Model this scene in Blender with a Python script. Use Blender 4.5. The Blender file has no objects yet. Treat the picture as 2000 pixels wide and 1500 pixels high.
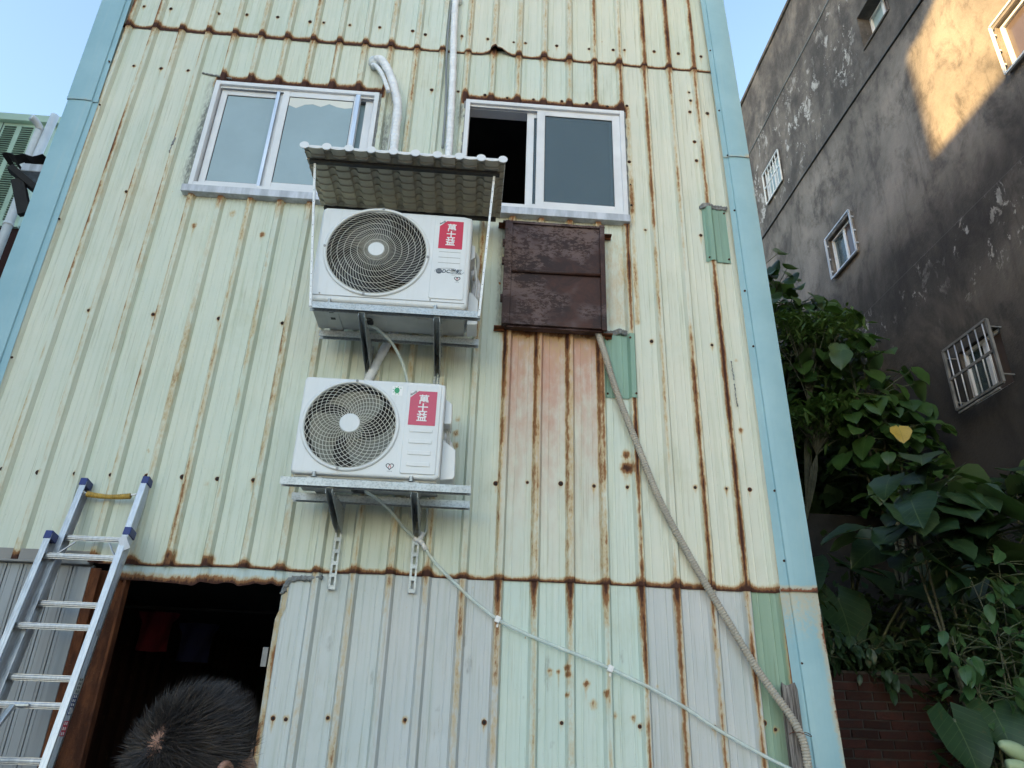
import bpy, math, random
import numpy as np
from mathutils import Vector, Matrix

random.seed(7)
RNG = np.random.default_rng(11)
scene = bpy.context.scene
col = scene.collection
rad = math.radians

# ------------------------------------------------------------------ camera
cam_data = bpy.data.cameras.new('camera')
cam_data.sensor_width = 36.0
cam_data.lens = 36.0 * 1422.2 / 2000.0
cam_data.clip_start = 0.05
cam_data.clip_end = 2000.0
cam = bpy.data.objects.new('camera', cam_data)
col.objects.link(cam)
_r = Vector((0.9970954, -0.06950218, 0.03114835))
_u = Vector((-0.05746955, -0.41819524, 0.90653736))
_b = Vector((-0.04998023, -0.90569431, -0.42097481))
cam.matrix_world = Matrix(((_r.x, _u.x, _b.x, 0.0), (_r.y, _u.y, _b.y, -4.3),
                           (_r.z, _u.z, _b.z, 1.7), (0, 0, 0, 1)))
scene.camera = cam

# ------------------------------------------------------------------ sky, sun, exposure
SUN_TO = Vector((-1.0, -0.8, 0.29)).normalized()      # towards the sun
sun_el = math.asin(SUN_TO.z)
sun_az = math.atan2(SUN_TO.x, SUN_TO.y)               # clockwise from +Y
world = bpy.data.worlds.new('World')
scene.world = world
world.use_nodes = True
wn = world.node_tree
wn.nodes.clear()
sky = wn.nodes.new('ShaderNodeTexSky')
sky.sky_type = 'NISHITA'
sky.sun_disc = False
sky.sun_elevation = sun_el
sky.sun_rotation = sun_az
sky.altitude = 50
sky.air_density = 1.0
sky.dust_density = 0.7
sky.ozone_density = 1.0
bg = wn.nodes.new('ShaderNodeBackground')
bg.inputs['Strength'].default_value = 0.15
wo = wn.nodes.new('ShaderNodeOutputWorld')
wn.links.new(sky.outputs[0], bg.inputs[0])
wn.links.new(bg.outputs[0], wo.inputs[0])

sun_data = bpy.data.lights.new('sun', 'SUN')
sun_data.energy = 3.9
sun_data.angle = rad(0.5)
sun_data.color = (1.0, 0.68, 0.28)
sun = bpy.data.objects.new('sun', sun_data)
col.objects.link(sun)
sun.rotation_euler = SUN_TO.to_track_quat('Z', 'Y').to_euler()
sun.location = (-6, 1, 12)

scene.view_settings.view_transform = 'Standard'
scene.view_settings.look = 'None'
scene.view_settings.gamma = 1.0
scene.view_settings.exposure = 2.12
scene.view_settings.use_white_balance = True          # the phone's automatic white balance in open shade
scene.view_settings.white_balance_temperature = 6700
scene.view_settings.white_balance_tint = 8
scene.view_settings.use_curve_mapping = False
scene.cycles.max_bounces = 6
scene.cycles.diffuse_bounces = 4
scene.cycles.transparent_max_bounces = 8
scene.cycles.caustics_reflective = False
scene.cycles.caustics_refractive = False

# ------------------------------------------------------------------ mesh helpers
class MB:
    def __init__(s):
        s.v, s.f, s.m = [], [], []

    def add(s, verts, faces, mi=0):
        o = len(s.v)
        s.v += [tuple(p) for p in verts]
        s.f += [tuple(i + o for i in f) for f in faces]
        s.m += [mi] * len(faces)
        return s

    def box(s, x0, x1, y0, y1, z0, z1, mi=0):
        v = [(x, y, z) for z in (z0, z1) for y in (y0, y1) for x in (x0, x1)]
        return s.add(v, [(0, 2, 3, 1), (4, 5, 7, 6), (0, 1, 5, 4), (2, 6, 7, 3), (0, 4, 6, 2), (1, 3, 7, 5)], mi)

    def bar(s, p0, p1, w, h, up=(0, 0, 1), mi=0):
        p0, p1 = Vector(p0), Vector(p1)
        d = (p1 - p0).normalized()
        a = d.cross(Vector(up))
        a = a.normalized() if a.length > 1e-6 else Vector((1, 0, 0))
        b = a.cross(d).normalized()
        v = []
        for p in (p0, p1):
            for sx, sy in ((-1, -1), (1, -1), (1, 1), (-1, 1)):
                v.append(p + a * sx * w / 2 + b * sy * h / 2)
        return s.add(v, [(0, 1, 2, 3), (7, 6, 5, 4), (0, 4, 5, 1), (1, 5, 6, 2), (2, 6, 7, 3), (3, 7, 4, 0)], mi)

    def tube(s, pts, r, n=8, caps=True, mi=0):
        pts = [Vector(p) for p in pts]
        k = len(pts)
        rr = r if isinstance(r, (list, tuple)) else [r] * k
        v, f = [], []
        ref = None
        for i, p in enumerate(pts):
            d = pts[min(i + 1, k - 1)] - pts[max(i - 1, 0)]
            if d.length < 1e-9:
                d = Vector((0, 0, 1))
            d.normalize()
            if ref is None:
                ref = Vector((0, 0, 1)) if abs(d.z) < 0.9 else Vector((1, 0, 0))
            a = (ref - d * ref.dot(d))
            if a.length < 1e-6:
                a = d.orthogonal()
            a.normalize()
            b = d.cross(a)
            ref = a
            for j in range(n):
                t = 2 * math.pi * j / n
                v.append(p + (a * math.cos(t) + b * math.sin(t)) * rr[i])
        for i in range(k - 1):
            for j in range(n):
                j2 = (j + 1) % n
                f.append((i * n + j, i * n + j2, (i + 1) * n + j2, (i + 1) * n + j))
        if caps:
            f.append(tuple(range(n - 1, -1, -1)))
            f.append(tuple((k - 1) * n + j for j in range(n)))
        return s.add(v, f, mi)

    def cyl(s, c, axis, r, h, n=16, mi=0):
        c, a = Vector(c), Vector(axis).normalized()
        return s.tube([c - a * h / 2, c + a * h / 2], r, n, True, mi)

    def prism_xz(s, poly, y0, y1, mi=0):          # polygon in x-z, extruded along y (y0 is the front)
        n = len(poly)
        v = [(x, y0, z) for x, z in poly] + [(x, y1, z) for x, z in poly]
        f = [tuple(range(n)), tuple(range(2 * n - 1, n - 1, -1))]
        f += [(i, i + n, (i + 1) % n + n, (i + 1) % n) for i in range(n)]
        return s.add(v, f, mi)

    def prism_yz(s, poly, x0, x1, mi=0):
        n = len(poly)
        v = [(x0, y, z) for y, z in poly] + [(x1, y, z) for y, z in poly]
        f = [tuple(range(n)), tuple(range(2 * n - 1, n - 1, -1))]
        f += [(i, i + n, (i + 1) % n + n, (i + 1) % n) for i in range(n)]
        return s.add(v, f, mi)

    def grid(s, P, mi=0):                          # P: rows of points
        nr, nc = len(P), len(P[0])
        v = [p for r in P for p in r]
        f = [(i * nc + j, i * nc + j + 1, (i + 1) * nc + j + 1, (i + 1) * nc + j)
             for i in range(nr - 1) for j in range(nc - 1)]
        return s.add(v, f, mi)

    def mesh(s, name, mats, smooth=False):
        me = bpy.data.meshes.new(name)
        me.from_pydata(s.v, [], s.f)
        for m in (mats if isinstance(mats, (list, tuple)) else [mats]):
            me.materials.append(m)
        if max(s.m, default=0):
            me.polygons.foreach_set('material_index', s.m)
        if smooth:
            me.polygons.foreach_set('use_smooth', [True] * len(me.polygons))
        me.update()
        return me

    def build(s, name, mats, parent=None, smooth=False, bevel=0, seg=2):
        o = bpy.data.objects.new(name, s.mesh(name, mats, smooth))
        col.objects.link(o)
        if parent is not None:
            put(o, parent)
        if bevel:
            b = o.modifiers.new('bevel', 'BEVEL')
            b.width, b.segments, b.limit_method, b.angle_limit = bevel, seg, 'ANGLE', rad(40)
        return o


def put(o, parent):
    """child of parent, keeping world coordinates"""
    o.parent = parent
    m = Matrix.Identity(4)
    if parent.type == 'EMPTY':            # mesh parents sit at the world origin
        m = Matrix.Translation(-Vector(parent.location))
    o.matrix_parent_inverse = m
    return o


def thing(name, label, cat, loc=(0, 0, 0), group=None):
    o = bpy.data.objects.new(name, None)
    o.empty_display_size = 0.1
    col.objects.link(o)
    o.location = loc
    return tag(o, label, cat, group)


def tag(o, label, cat, group=None):
    o['label'] = label
    o['category'] = cat
    if group:
        o['group'] = group
    return o


def structure(o):
    o['kind'] = 'structure'
    return o


def smooth_path(pts, n=8):
    """Catmull-Rom through pts"""
    P = [Vector(p) for p in pts]
    out = []
    for i in range(len(P) - 1):
        p0, p1, p2, p3 = P[max(i - 1, 0)], P[i], P[i + 1], P[min(i + 2, len(P) - 1)]
        for k in range(n):
            t = k / n
            out.append(0.5 * ((2 * p1) + (p2 - p0) * t + (2 * p0 - 5 * p1 + 4 * p2 - p3) * t * t
                              + (3 * p1 - p0 - 3 * p2 + p3) * t ** 3))
    out.append(P[-1])
    return out


def resample(path, step):
    out = [path[0].copy()]
    acc = 0.0
    for a, b in zip(path, path[1:]):
        L = (b - a).length
        if L < 1e-9:
            continue
        d = (b - a) / L
        t = step - acc
        while t <= L:
            out.append(a + d * t)
            t += step
        acc = (acc + L) % step
    return out


_tab = np.random.default_rng(3).random((256, 256))


def vnoise(x, y):
    x = np.asarray(x, float)
    y = np.asarray(y, float)
    xi, yi = np.floor(x).astype(int), np.floor(y).astype(int)
    fx, fy = x - xi, y - yi
    fx, fy = fx * fx * (3 - 2 * fx), fy * fy * (3 - 2 * fy)
    t = lambda a, b: _tab[a % 256, b % 256]
    return ((t(xi, yi) * (1 - fx) + t(xi + 1, yi) * fx) * (1 - fy)
            + (t(xi, yi + 1) * (1 - fx) + t(xi + 1, yi + 1) * fx) * fy)


# ------------------------------------------------------------------ materials
class NT:
    """small node-graph helper"""
    def __init__(s, name):
        s.mat = bpy.data.materials.new(name)
        s.mat.use_nodes = True
        s.t = s.mat.node_tree
        s.t.nodes.clear()
        s.out = s.t.nodes.new('ShaderNodeOutputMaterial')
        s.b = s.t.nodes.new('ShaderNodeBsdfPrincipled')
        s.link(s.b.outputs[0], s.out.inputs[0])

    def link(s, a, b):
        s.t.links.new(a, b)

    def n(s, typ, **kw):
        nd = s.t.nodes.new(typ)
        for k, v in kw.items():
            setattr(nd, k, v)
        return nd

    def set(s, sock, v):
        if isinstance(v, bpy.types.NodeSocket):
            s.link(v, sock)
        elif isinstance(v, (tuple, list)) and len(v) == 3 and sock.type == 'RGBA':
            sock.default_value = (*v, 1)
        else:
            sock.default_value = v

    def pos(s, world=True):
        if world:
            return s.n('ShaderNodeNewGeometry').outputs['Position']
        return s.n('ShaderNodeTexCoord').outputs['Object']

    def noise(s, vec, scale=5.0, detail=4.0, rough=0.55, sc=(1, 1, 1), dist=0.0, off=(0, 0, 0)):
        mp = s.n('ShaderNodeMapping')
        mp.inputs['Scale'].default_value = sc
        mp.inputs['Location'].default_value = off
        s.link(vec, mp.inputs['Vector'])
        t = s.n('ShaderNodeTexNoise')
        t.inputs['Scale'].default_value = scale
        t.inputs['Detail'].default_value = detail
        t.inputs['Roughness'].default_value = rough
        t.inputs['Distortion'].default_value = dist
        s.link(mp.outputs[0], t.inputs['Vector'])
        return t.outputs['Fac']

    def mr(s, v, a, b, c=0.0, d=1.0, smooth=True):
        m = s.n('ShaderNodeMapRange')
        m.interpolation_type = 'SMOOTHSTEP' if smooth else 'LINEAR'
        s.link(v, m.inputs[0])
        for i, x in enumerate((a, b, c, d)):
            m.inputs[i + 1].default_value = x
        return m.outputs[0]

    def math(s, op, a, b=0.0, c=None):
        m = s.n('ShaderNodeMath', operation=op)
        s.set(m.inputs[0], a)
        s.set(m.inputs[1], b)
        if c is not None:
            s.set(m.inputs[2], c)
        return m.outputs[0]

    def mix(s, fac, a, b, mode='MIX'):
        m = s.n('ShaderNodeMix', data_type='RGBA', blend_type=mode)
        s.set(m.inputs[0], fac)
        s.set(m.inputs[6], a)
        s.set(m.inputs[7], b)
        return m.outputs[2]

    def bump(s, h, strength=0.3, dist=0.01):
        b = s.n('ShaderNodeBump')
        b.inputs['Strength'].default_value = strength
        b.inputs['Distance'].default_value = dist
        s.link(h, b.inputs['Height'])
        s.link(b.outputs[0], s.b.inputs['Normal'])

    def done(s, color, rough=0.6, metal=0.0, spec=0.5):
        s.set(s.b.inputs['Base Color'], color)
        s.set(s.b.inputs['Roughness'], rough)
        s.set(s.b.inputs['Metallic'], metal)
        s.b.inputs['Specular IOR Level'].default_value = spec
        return s.mat


def simple(name, c, rough=0.6, metal=0.0, var=0.12, scale=6.0, bump=0.0, spec=0.5, sc=(1, 1, 1), bscale=None):
    g = NT(name)
    p = g.pos()
    nz = g.noise(p, scale, 5, 0.6, sc)
    dark = tuple(x * (1 - var) for x in c)
    lite = tuple(min(1, x * (1 + var)) for x in c)
    colr = g.mix(g.mr(nz, 0.3, 0.7), dark, lite)
    if bump:
        g.bump(g.noise(p, bscale or scale * 6, 4, 0.6, sc), bump, 0.004)
    return g.done(colr, g.mr(nz, 0.2, 0.8, max(0.05, rough - 0.08), min(1, rough + 0.08)), metal, spec)


def m_cladding():
    g = NT('rusty_painted_cladding')
    p = g.pos()
    base = g.n('ShaderNodeObjectInfo').outputs['Color']
    at = g.n('ShaderNodeAttribute', attribute_name='wear')
    sep = g.n('ShaderNodeSeparateColor')
    g.link(at.outputs['Color'], sep.inputs[0])
    R, G, B = sep.outputs[0], sep.outputs[1], sep.outputs[2]
    streak = g.noise(p, 1.0, 5, 0.65, (38, 38, 0.9))
    streak2 = g.noise(p, 1.0, 4, 0.6, (90, 90, 2.2), off=(3, 1, 7))
    blot = g.noise(p, 1.3, 5, 0.6)
    fine = g.noise(p, 70, 6, 0.7, (1, 1, 0.35))
    mid = g.noise(p, 16, 6, 0.65, (1, 1, 0.45), off=(5, 5, 5))
    c = g.mix(g.mr(blot, 0.3, 0.72, 0, 0.8), base, g.mix(1.0, base, (0.86, 0.93, 0.95), 'MULTIPLY'))
    c = g.mix(g.mr(g.noise(p, 3.1, 6, 0.7, (1, 1, 0.4), 0.5, (2, 2, 9)), 0.52, 0.75, 0, 0.5), c, g.mix(1.0, c, (0.78, 0.76, 0.66), 'MULTIPLY'))
    c = g.mix(g.mr(g.noise(p, 120, 3, 0.6), 0.66, 0.74, 0, 0.35), c, (0.22, 0.21, 0.18))
    c = g.mix(g.mr(streak, 0.45, 0.75, 0, 0.50), c, g.mix(1.0, c, (0.72, 0.76, 0.66), 'MULTIPLY'))
    c = g.mix(g.mr(streak2, 0.57, 0.71, 0, 0.50), c, g.mix(1.0, c, (0.60, 0.58, 0.50), 'MULTIPLY'))
    # chalky, faded runs
    c = g.mix(g.mr(g.noise(p, 1.0, 4, 0.6, (22, 22, 0.5), off=(9, 2, 4)), 0.58, 0.8, 0, 0.35), c, (0.70, 0.70, 0.62))
    # pink wash from rust water
    pk = g.math('MULTIPLY', B, g.mr(mid, 0.15, 0.8, 0.45, 1.1))
    c = g.mix(g.mr(pk, 0.05, 1.1, 0, 0.85), c, (0.48, 0.225, 0.16))
    # grime
    gr = g.math('MULTIPLY', G, g.mr(fine, 0.25, 0.7, 0.4, 1.2))
    c = g.mix(g.mr(gr, 0.1, 0.9, 0, 0.85), c, (0.10, 0.10, 0.095))
    # rust
    j = g.math('ADD', g.math('MULTIPLY', g.math('SUBTRACT', fine, 0.5), 0.75),
               g.math('MULTIPLY', g.math('SUBTRACT', mid, 0.5), 0.8))
    amt = g.mr(R, 0.02, 0.35)
    r = g.math('ADD', R, g.math('MULTIPLY', j, amt))
    # stray flecks where paint has failed on its own
    fl = g.math('MULTIPLY', g.mr(g.noise(p, 26, 3, 0.5, (1, 1, 0.6), off=(1, 8, 2)), 0.70, 0.78),
                g.mr(g.noise(p, 1.1, 2, 0.5, off=(7, 7, 1)), 0.52, 0.7))
    r = g.math('MAXIMUM', r, g.math('MULTIPLY', fl, 0.62))
    c = g.mix(g.mr(r, 0.10, 0.42, 0, 0.72), c, (0.50, 0.36, 0.17))
    c = g.mix(g.mr(r, 0.36, 0.58, 0, 0.92), c, (0.235, 0.095, 0.035))
    c = g.mix(g.mr(r, 0.62, 0.92), c, (0.060, 0.024, 0.017))
    rough = g.mr(r, 0.25, 0.6, 0.50, 0.92)
    g.bump(g.math('ADD', g.math('MULTIPLY', fine, 0.5), g.math('MULTIPLY', r, 0.5)), 0.12, 0.004)
    return g.done(c, rough, 0.0, 0.35)


def m_concrete():
    g = NT('stained_cement_render')
    p = g.pos()
    big = g.noise(p, 0.55, 6, 0.65, (1, 1, 0.8), 0.6)
    mid = g.noise(p, 2.2, 7, 0.7, (1, 1, 0.7), 0.3, (4, 4, 4))
    run = g.noise(p, 1.0, 5, 0.65, (7, 7, 0.55), off=(1, 3, 2))
    fine = g.noise(p, 34, 5, 0.7)
    sep = g.n('ShaderNodeSeparateXYZ')
    g.link(p, sep.inputs[0])
    z = sep.outputs[2]
    c = g.mix(g.mr(big, 0.32, 0.66), (0.145, 0.128, 0.115), (0.285, 0.245, 0.213))
    c = g.mix(g.mr(mid, 0.45, 0.68, 0, 0.85), c, (0.066, 0.057, 0.053))
    c = g.mix(g.mr(run, 0.52, 0.78, 0, 0.5), c, (0.050, 0.045, 0.045))
    # darker towards the foot of the wall above the upper ledge and around the lower one, with an uneven edge
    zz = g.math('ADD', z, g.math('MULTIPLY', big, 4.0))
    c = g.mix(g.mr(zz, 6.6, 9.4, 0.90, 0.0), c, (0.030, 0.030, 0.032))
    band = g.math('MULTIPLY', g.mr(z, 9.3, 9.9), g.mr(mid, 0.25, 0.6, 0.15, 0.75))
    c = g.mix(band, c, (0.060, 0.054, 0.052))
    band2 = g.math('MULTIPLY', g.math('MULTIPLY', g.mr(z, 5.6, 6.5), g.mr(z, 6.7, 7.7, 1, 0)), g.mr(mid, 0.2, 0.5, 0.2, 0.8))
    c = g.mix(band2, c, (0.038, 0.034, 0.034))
    # flaking white paint in patches above one ledge and below the other
    fk = g.noise(p, 4.5, 7, 0.75, (1, 1, 0.7), 0.4, (2, 6, 3))
    m1 = g.math('MULTIPLY', g.mr(z, 9.7, 10.1), g.mr(z, 11.0, 12.4, 1, 0))
    m2 = g.math('MULTIPLY', g.mr(z, 5.6, 6.1), g.mr(z, 6.5, 6.7, 1, 0))
    msk = g.math('MAXIMUM', m1, m2)
    fw = g.math('MULTIPLY', g.mr(fk, 0.56, 0.61), g.math('MULTIPLY', msk, g.mr(big, 0.40, 0.52)))
    c = g.mix(fw, c, (0.41, 0.39, 0.37))
    c = g.mix(g.mr(fine, 0.62, 0.75, 0, 0.35), c, (0.045, 0.04, 0.04))
    g.bump(g.math('ADD', g.math('MULTIPLY', fine, 0.6), mid), 0.5, 0.02)
    return g.done(c, 0.92, 0, 0.2)


def m_leaf(name, c1, c2, rough=0.42, veins=True):
    g = NT(name)
    rnd = g.n('ShaderNodeObjectInfo').outputs['Random']
    p = g.pos()
    c = g.mix(rnd, c1, c2)
    c = g.mix(g.mr(g.noise(p, 9, 4, 0.6), 0.35, 0.7, 0, 0.45), c, tuple(x * 0.55 for x in c1))
    ob = g.n('ShaderNodeSeparateXYZ')
    g.link(g.pos(False), ob.inputs[0])
    ax = g.math('ABSOLUTE', ob.outputs[0])
    vein = g.mr(ax, 0.004, 0.016, 0.7, 0.0)
    w = g.math('SINE', g.math('MULTIPLY', g.math('SUBTRACT', ob.outputs[1], g.math('MULTIPLY', ax, 0.75)), 46.0))
    vein = g.math('MAXIMUM', vein, g.mr(w, 0.90, 1.0, 0.0, 0.35))
    if veins:
        c = g.mix(g.math('MULTIPLY', vein, 0.7), c, (0.09, 0.14, 0.06))
        c = g.mix(g.mr(g.noise(g.pos(False), 7, 4, 0.6), 0.62, 0.7, 0, 0.6), c, (0.055, 0.06, 0.02))
    back = g.n('ShaderNodeNewGeometry').outputs['Backfacing']
    c = g.mix(g.math('MULTIPLY', back, 0.45), c, (0.10, 0.16, 0.07))
    m = g.done(c, rough, 0, 0.4)
    tr = g.n('ShaderNodeBsdfTranslucent')
    g.set(tr.inputs[0], g.mix(1.0, c, (1.3, 1.6, 0.5), 'MULTIPLY'))
    mx = g.n('ShaderNodeMixShader')
    mx.inputs[0].default_value = 0.2
    g.link(g.b.outputs[0], mx.inputs[1])
    g.link(tr.outputs[0], mx.inputs[2])
    g.link(mx.outputs[0], g.out.inputs[0])
    return m


def m_rust_sheet():
    g = NT('rusted_cabinet_steel')
    p = g.pos()
    a = g.noise(p, 5.0, 8, 0.75, (1, 1, 1.3), 0.6)
    b = g.noise(p, 40, 7, 0.8, (0.55, 1, 1.2), 0.3, (3, 3, 3))
    f = g.noise(p, 110, 5, 0.75)
    w = g.noise(p, 2.6, 3, 0.5, (1, 1, 1.2), 0.0, (8.3, 1, 2))
    c = g.mix(g.mr(a, 0.35, 0.65), (0.024, 0.011, 0.010), (0.060, 0.023, 0.016))
    peel = g.math('ADD', g.math('MULTIPLY', a, 0.45), g.math('ADD', g.math('MULTIPLY', b, 0.55), g.math('MULTIPLY', f, 0.10)))
    pf = g.math('MULTIPLY', g.mr(peel, 0.520, 0.565), g.mr(w, 0.42, 0.54))
    c = g.mix(g.math('MULTIPLY', pf, 0.78), c, g.mix(g.mr(w, 0.4, 0.65), (0.125, 0.10, 0.112), (0.16, 0.115, 0.11)))
    c = g.mix(g.math('MULTIPLY', g.mr(g.noise(p, 3.0, 4, 0.6, (1, 1, 2.0), 0.8, (2, 9, 5)), 0.66, 0.76), 0.6), c, (0.26, 0.15, 0.07))
    g.bump(g.math('ADD', f, pf), 0.35, 0.004)
    return g.done(c, g.mr(pf, 0, 1, 0.55, 0.68), 0, 0.3)


def m_weathered_wood():
    g = NT('weathered_wood')
    p = g.pos()
    gr = g.noise(p, 1.0, 6, 0.7, (70, 70, 3.5))
    c = g.mix(g.mr(gr, 0.35, 0.65), (0.035, 0.03, 0.03), (0.30, 0.28, 0.27))
    g.bump(gr, 0.8, 0.01)
    return g.done(c, 0.95, 0, 0.1)


def m_glass(name, c, rough, trans=0.0, spec=0.5):
    g = NT(name)
    p = g.pos()
    n = g.noise(p, 3.0, 5, 0.6)
    n2 = g.noise(p, 1.0, 4, 0.6, (20, 20, 1.5))
    cc = g.mix(g.mr(n, 0.35, 0.7, 0, 0.3), c, tuple(x * 0.72 for x in c))
    cc = g.mix(g.mr(n2, 0.5, 0.85, 0, 0.08), cc, (0.45, 0.5, 0.5))
    m = g.done(cc, rough, 0, spec)
    g.b.inputs['Transmission Weight'].default_value = trans
    return m


def m_galv():
    g = NT('galvanised_steel')
    p = g.pos()
    v = g.n('ShaderNodeTexVoronoi')
    v.inputs['Scale'].default_value = 90
    g.link(p, v.inputs['Vector'])
    n = g.noise(p, 12, 4, 0.6)
    c = g.mix(g.mr(v.outputs['Distance'], 0.1, 0.7), (0.30, 0.33, 0.345), (0.43, 0.46, 0.475))
    return g.done(c, g.mr(n, 0.3, 0.7, 0.38, 0.55), 0.35, 0.5)


def m_alu():
    g = NT('brushed_aluminium')
    p = g.pos()
    n = g.noise(p, 1.0, 5, 0.7, (60, 60, 3))
    c = g.mix(g.mr(n, 0.35, 0.7), (0.46, 0.48, 0.51), (0.62, 0.64, 0.67))
    return g.done(c, g.mr(n, 0.3, 0.7, 0.30, 0.46), 0.8, 0.5)


def m_rust_plain():
    g = NT('heavy_rust')
    p = g.pos()
    a = g.noise(p, 7, 6, 0.7, (1, 1, 0.3))
    f = g.noise(p, 80, 5, 0.75)
    c = g.mix(g.mr(a, 0.35, 0.68), (0.062, 0.026, 0.017), (0.20, 0.075, 0.035))
    c = g.mix(g.mr(f, 0.6, 0.75, 0, 0.5), c, (0.30, 0.16, 0.08))
    g.bump(f, 0.6, 0.006)
    return g.done(c, 0.93, 0, 0.15)


M = {}
M['clad'] = m_cladding()
M['concrete'] = m_concrete()
M['trim'] = None
M['cabinet'] = m_rust_sheet()
M['rust'] = m_rust_plain()
M['wood'] = m_weathered_wood()
M['galv'] = m_galv()
M['alu'] = m_alu()
def m_unit():
    g = NT('white_powder_coat')
    p = g.pos()
    run = g.noise(p, 1.0, 5, 0.65, (26, 26, 1.6))
    bl = g.noise(p, 3.5, 5, 0.6)
    c = g.mix(g.mr(bl, 0.3, 0.7), (0.66, 0.685, 0.71), (0.72, 0.74, 0.76))
    c = g.mix(g.mr(run, 0.5, 0.8, 0, 0.30), c, (0.52, 0.52, 0.48))
    c = g.mix(g.mr(g.noise(p, 60, 3, 0.6), 0.68, 0.78, 0, 0.25), c, (0.40, 0.38, 0.33))
    return g.done(c, g.mr(bl, 0.3, 0.7, 0.34, 0.46), 0, 0.5)


M['unit_white'] = m_unit()
M['unit_cream'] = simple('cream_grille_plastic', (0.68, 0.68, 0.63), 0.45, 0, 0.05, 4)
M['unit_pan'] = simple('grey_base_pan', (0.48, 0.48, 0.45), 0.55, 0, 0.12, 5)
M['black'] = simple('black_plastic', (0.016, 0.016, 0.017), 0.5, 0, 0.2, 8)
M['fan_dark'] = simple('dark_fan_plastic', (0.020, 0.020, 0.020), 0.5, 0, 0.2, 8)
M['fan_grey'] = simple('olive_grey_fan_plastic', (0.20, 0.205, 0.175), 0.4, 0, 0.15, 8)
M['fin'] = simple('coil_fins', (0.012, 0.012, 0.012), 0.6, 0.0, 0.2, 30)
M['red'] = simple('crimson_sticker', (0.55, 0.012, 0.045), 0.32, 0, 0.05, 3)
M['red_faded'] = simple('rose_sticker', (0.52, 0.055, 0.115), 0.35, 0, 0.05, 3)
M['print_white'] = simple('white_print', (0.80, 0.80, 0.82), 0.5, 0, 0.02)
M['print_dark'] = simple('dark_blue_print', (0.05, 0.07, 0.10), 0.5, 0, 0.05)
M['print_green'] = simple('green_print', (0.02, 0.30, 0.13), 0.5, 0, 0.05)
M['line_grey'] = simple('grey_crease', (0.30, 0.31, 0.32), 0.5, 0, 0.05)
M['pvc_white'] = simple('white_window_aluminium', (0.70, 0.71, 0.74), 0.42, 0, 0.06, 5, 0.05)
M['sill'] = simple('weathered_sill_metal', (0.46, 0.48, 0.53), 0.5, 0.2, 0.28, 1.0, 0.1, sc=(14, 14, 2.5))
M['frame_dark'] = simple('grimy_track_metal', (0.20, 0.20, 0.20), 0.6, 0.3, 0.3, 8)
M['frost'] = m_glass('frosted_glass', (0.30, 0.40, 0.44), 0.30, 0, 0.5)
M['glass'] = m_glass('dusty_window_glass', (0.11, 0.15, 0.165), 0.08, 0, 0.8)
_t = M['glass'].node_tree
_mx = _t.nodes.new('ShaderNodeMixShader')
_mx.inputs[0].default_value = 0.6
_tp = _t.nodes.new('ShaderNodeBsdfTransparent')
_tp.inputs[0].default_value = (0.72, 0.82, 0.84, 1)
_bs = next(n for n in _t.nodes if n.type == 'BSDF_PRINCIPLED')
_ou = next(n for n in _t.nodes if n.type == 'OUTPUT_MATERIAL')
_t.links.new(_tp.outputs[0], _mx.inputs[1])
_t.links.new(_bs.outputs[0], _mx.inputs[2])
_t.links.new(_mx.outputs[0], _ou.inputs[0])
M['glass_old'] = m_glass('brown_tinted_pane', (0.10, 0.075, 0.07), 0.12, 0, 0.6)
M['wrap'] = simple('white_pipe_wrap', (0.78, 0.80, 0.84), 0.55, 0, 0.10, 14, 0.25, bscale=60)
M['putty'] = simple('white_sealing_putty', (0.62, 0.66, 0.68), 0.7, 0, 0.15, 30, 0.8, bscale=50)
M['caulk'] = simple('grey_sealant', (0.20, 0.21, 0.215), 0.75, 0, 0.3, 25, 0.8, bscale=70)
M['conduit'] = simple('beige_corrugated_plastic', (0.40, 0.37, 0.32), 0.6, 0, 0.10, 6)
M['cable'] = simple('grey_cable', (0.22, 0.24, 0.25), 0.5, 0, 0.1, 6)
M['tile_top'] = simple('white_resin_tile', (0.70, 0.72, 0.76), 0.4, 0, 0.04, 4)
M['tile_under'] = simple('shaded_resin_underside', (0.43, 0.395, 0.32), 0.55, 0, 0.12, 3)  # darker than the top: shade under the awning put into the colour
M['rod'] = simple('white_perforated_rod', (0.72, 0.74, 0.76), 0.45, 0.1, 0.1, 40)
M['blue_cap'] = simple('navy_plastic', (0.015, 0.03, 0.16), 0.4, 0, 0.1, 6)
M['yellow'] = simple('ochre_rubber', (0.42, 0.26, 0.05), 0.6, 0, 0.2, 20, 0.3)
M['grey_door'] = simple('grey_door_panel', (0.30, 0.31, 0.325), 0.5, 0, 0.15, 1.0, sc=(20, 20, 1))
M['grey_rail'] = simple('taupe_rail', (0.25, 0.235, 0.225), 0.55, 0, 0.12, 4)
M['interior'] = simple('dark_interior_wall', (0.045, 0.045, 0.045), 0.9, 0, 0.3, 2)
M['asphalt'] = simple('concrete_paving', (0.30, 0.295, 0.28), 0.95, 0, 0.25, 3, 0.5, bscale=90)
M['soil'] = simple('dark_soil', (0.022, 0.018, 0.013), 1.0, 0, 0.4, 5, 0.8)
M['mortar'] = simple('dark_mortar', (0.045, 0.042, 0.04), 0.95, 0, 0.3, 12, 0.6)
M['brick'] = None
M['shade_concrete'] = simple('shade_dark_concrete', (0.017, 0.0165, 0.016), 0.95, 0, 0.5, 4, 0.8)  # near-black colour carries the deep shade of the planted gap
M['green_metal'] = simple('sage_green_metal', (0.42, 0.54, 0.42), 0.45, 0, 0.10, 2.5)
M['green_patch'] = simple('green_patch_sheet', (0.205, 0.335, 0.265), 0.5, 0, 0.12, 1.0, sc=(25, 25, 1.2))
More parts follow.
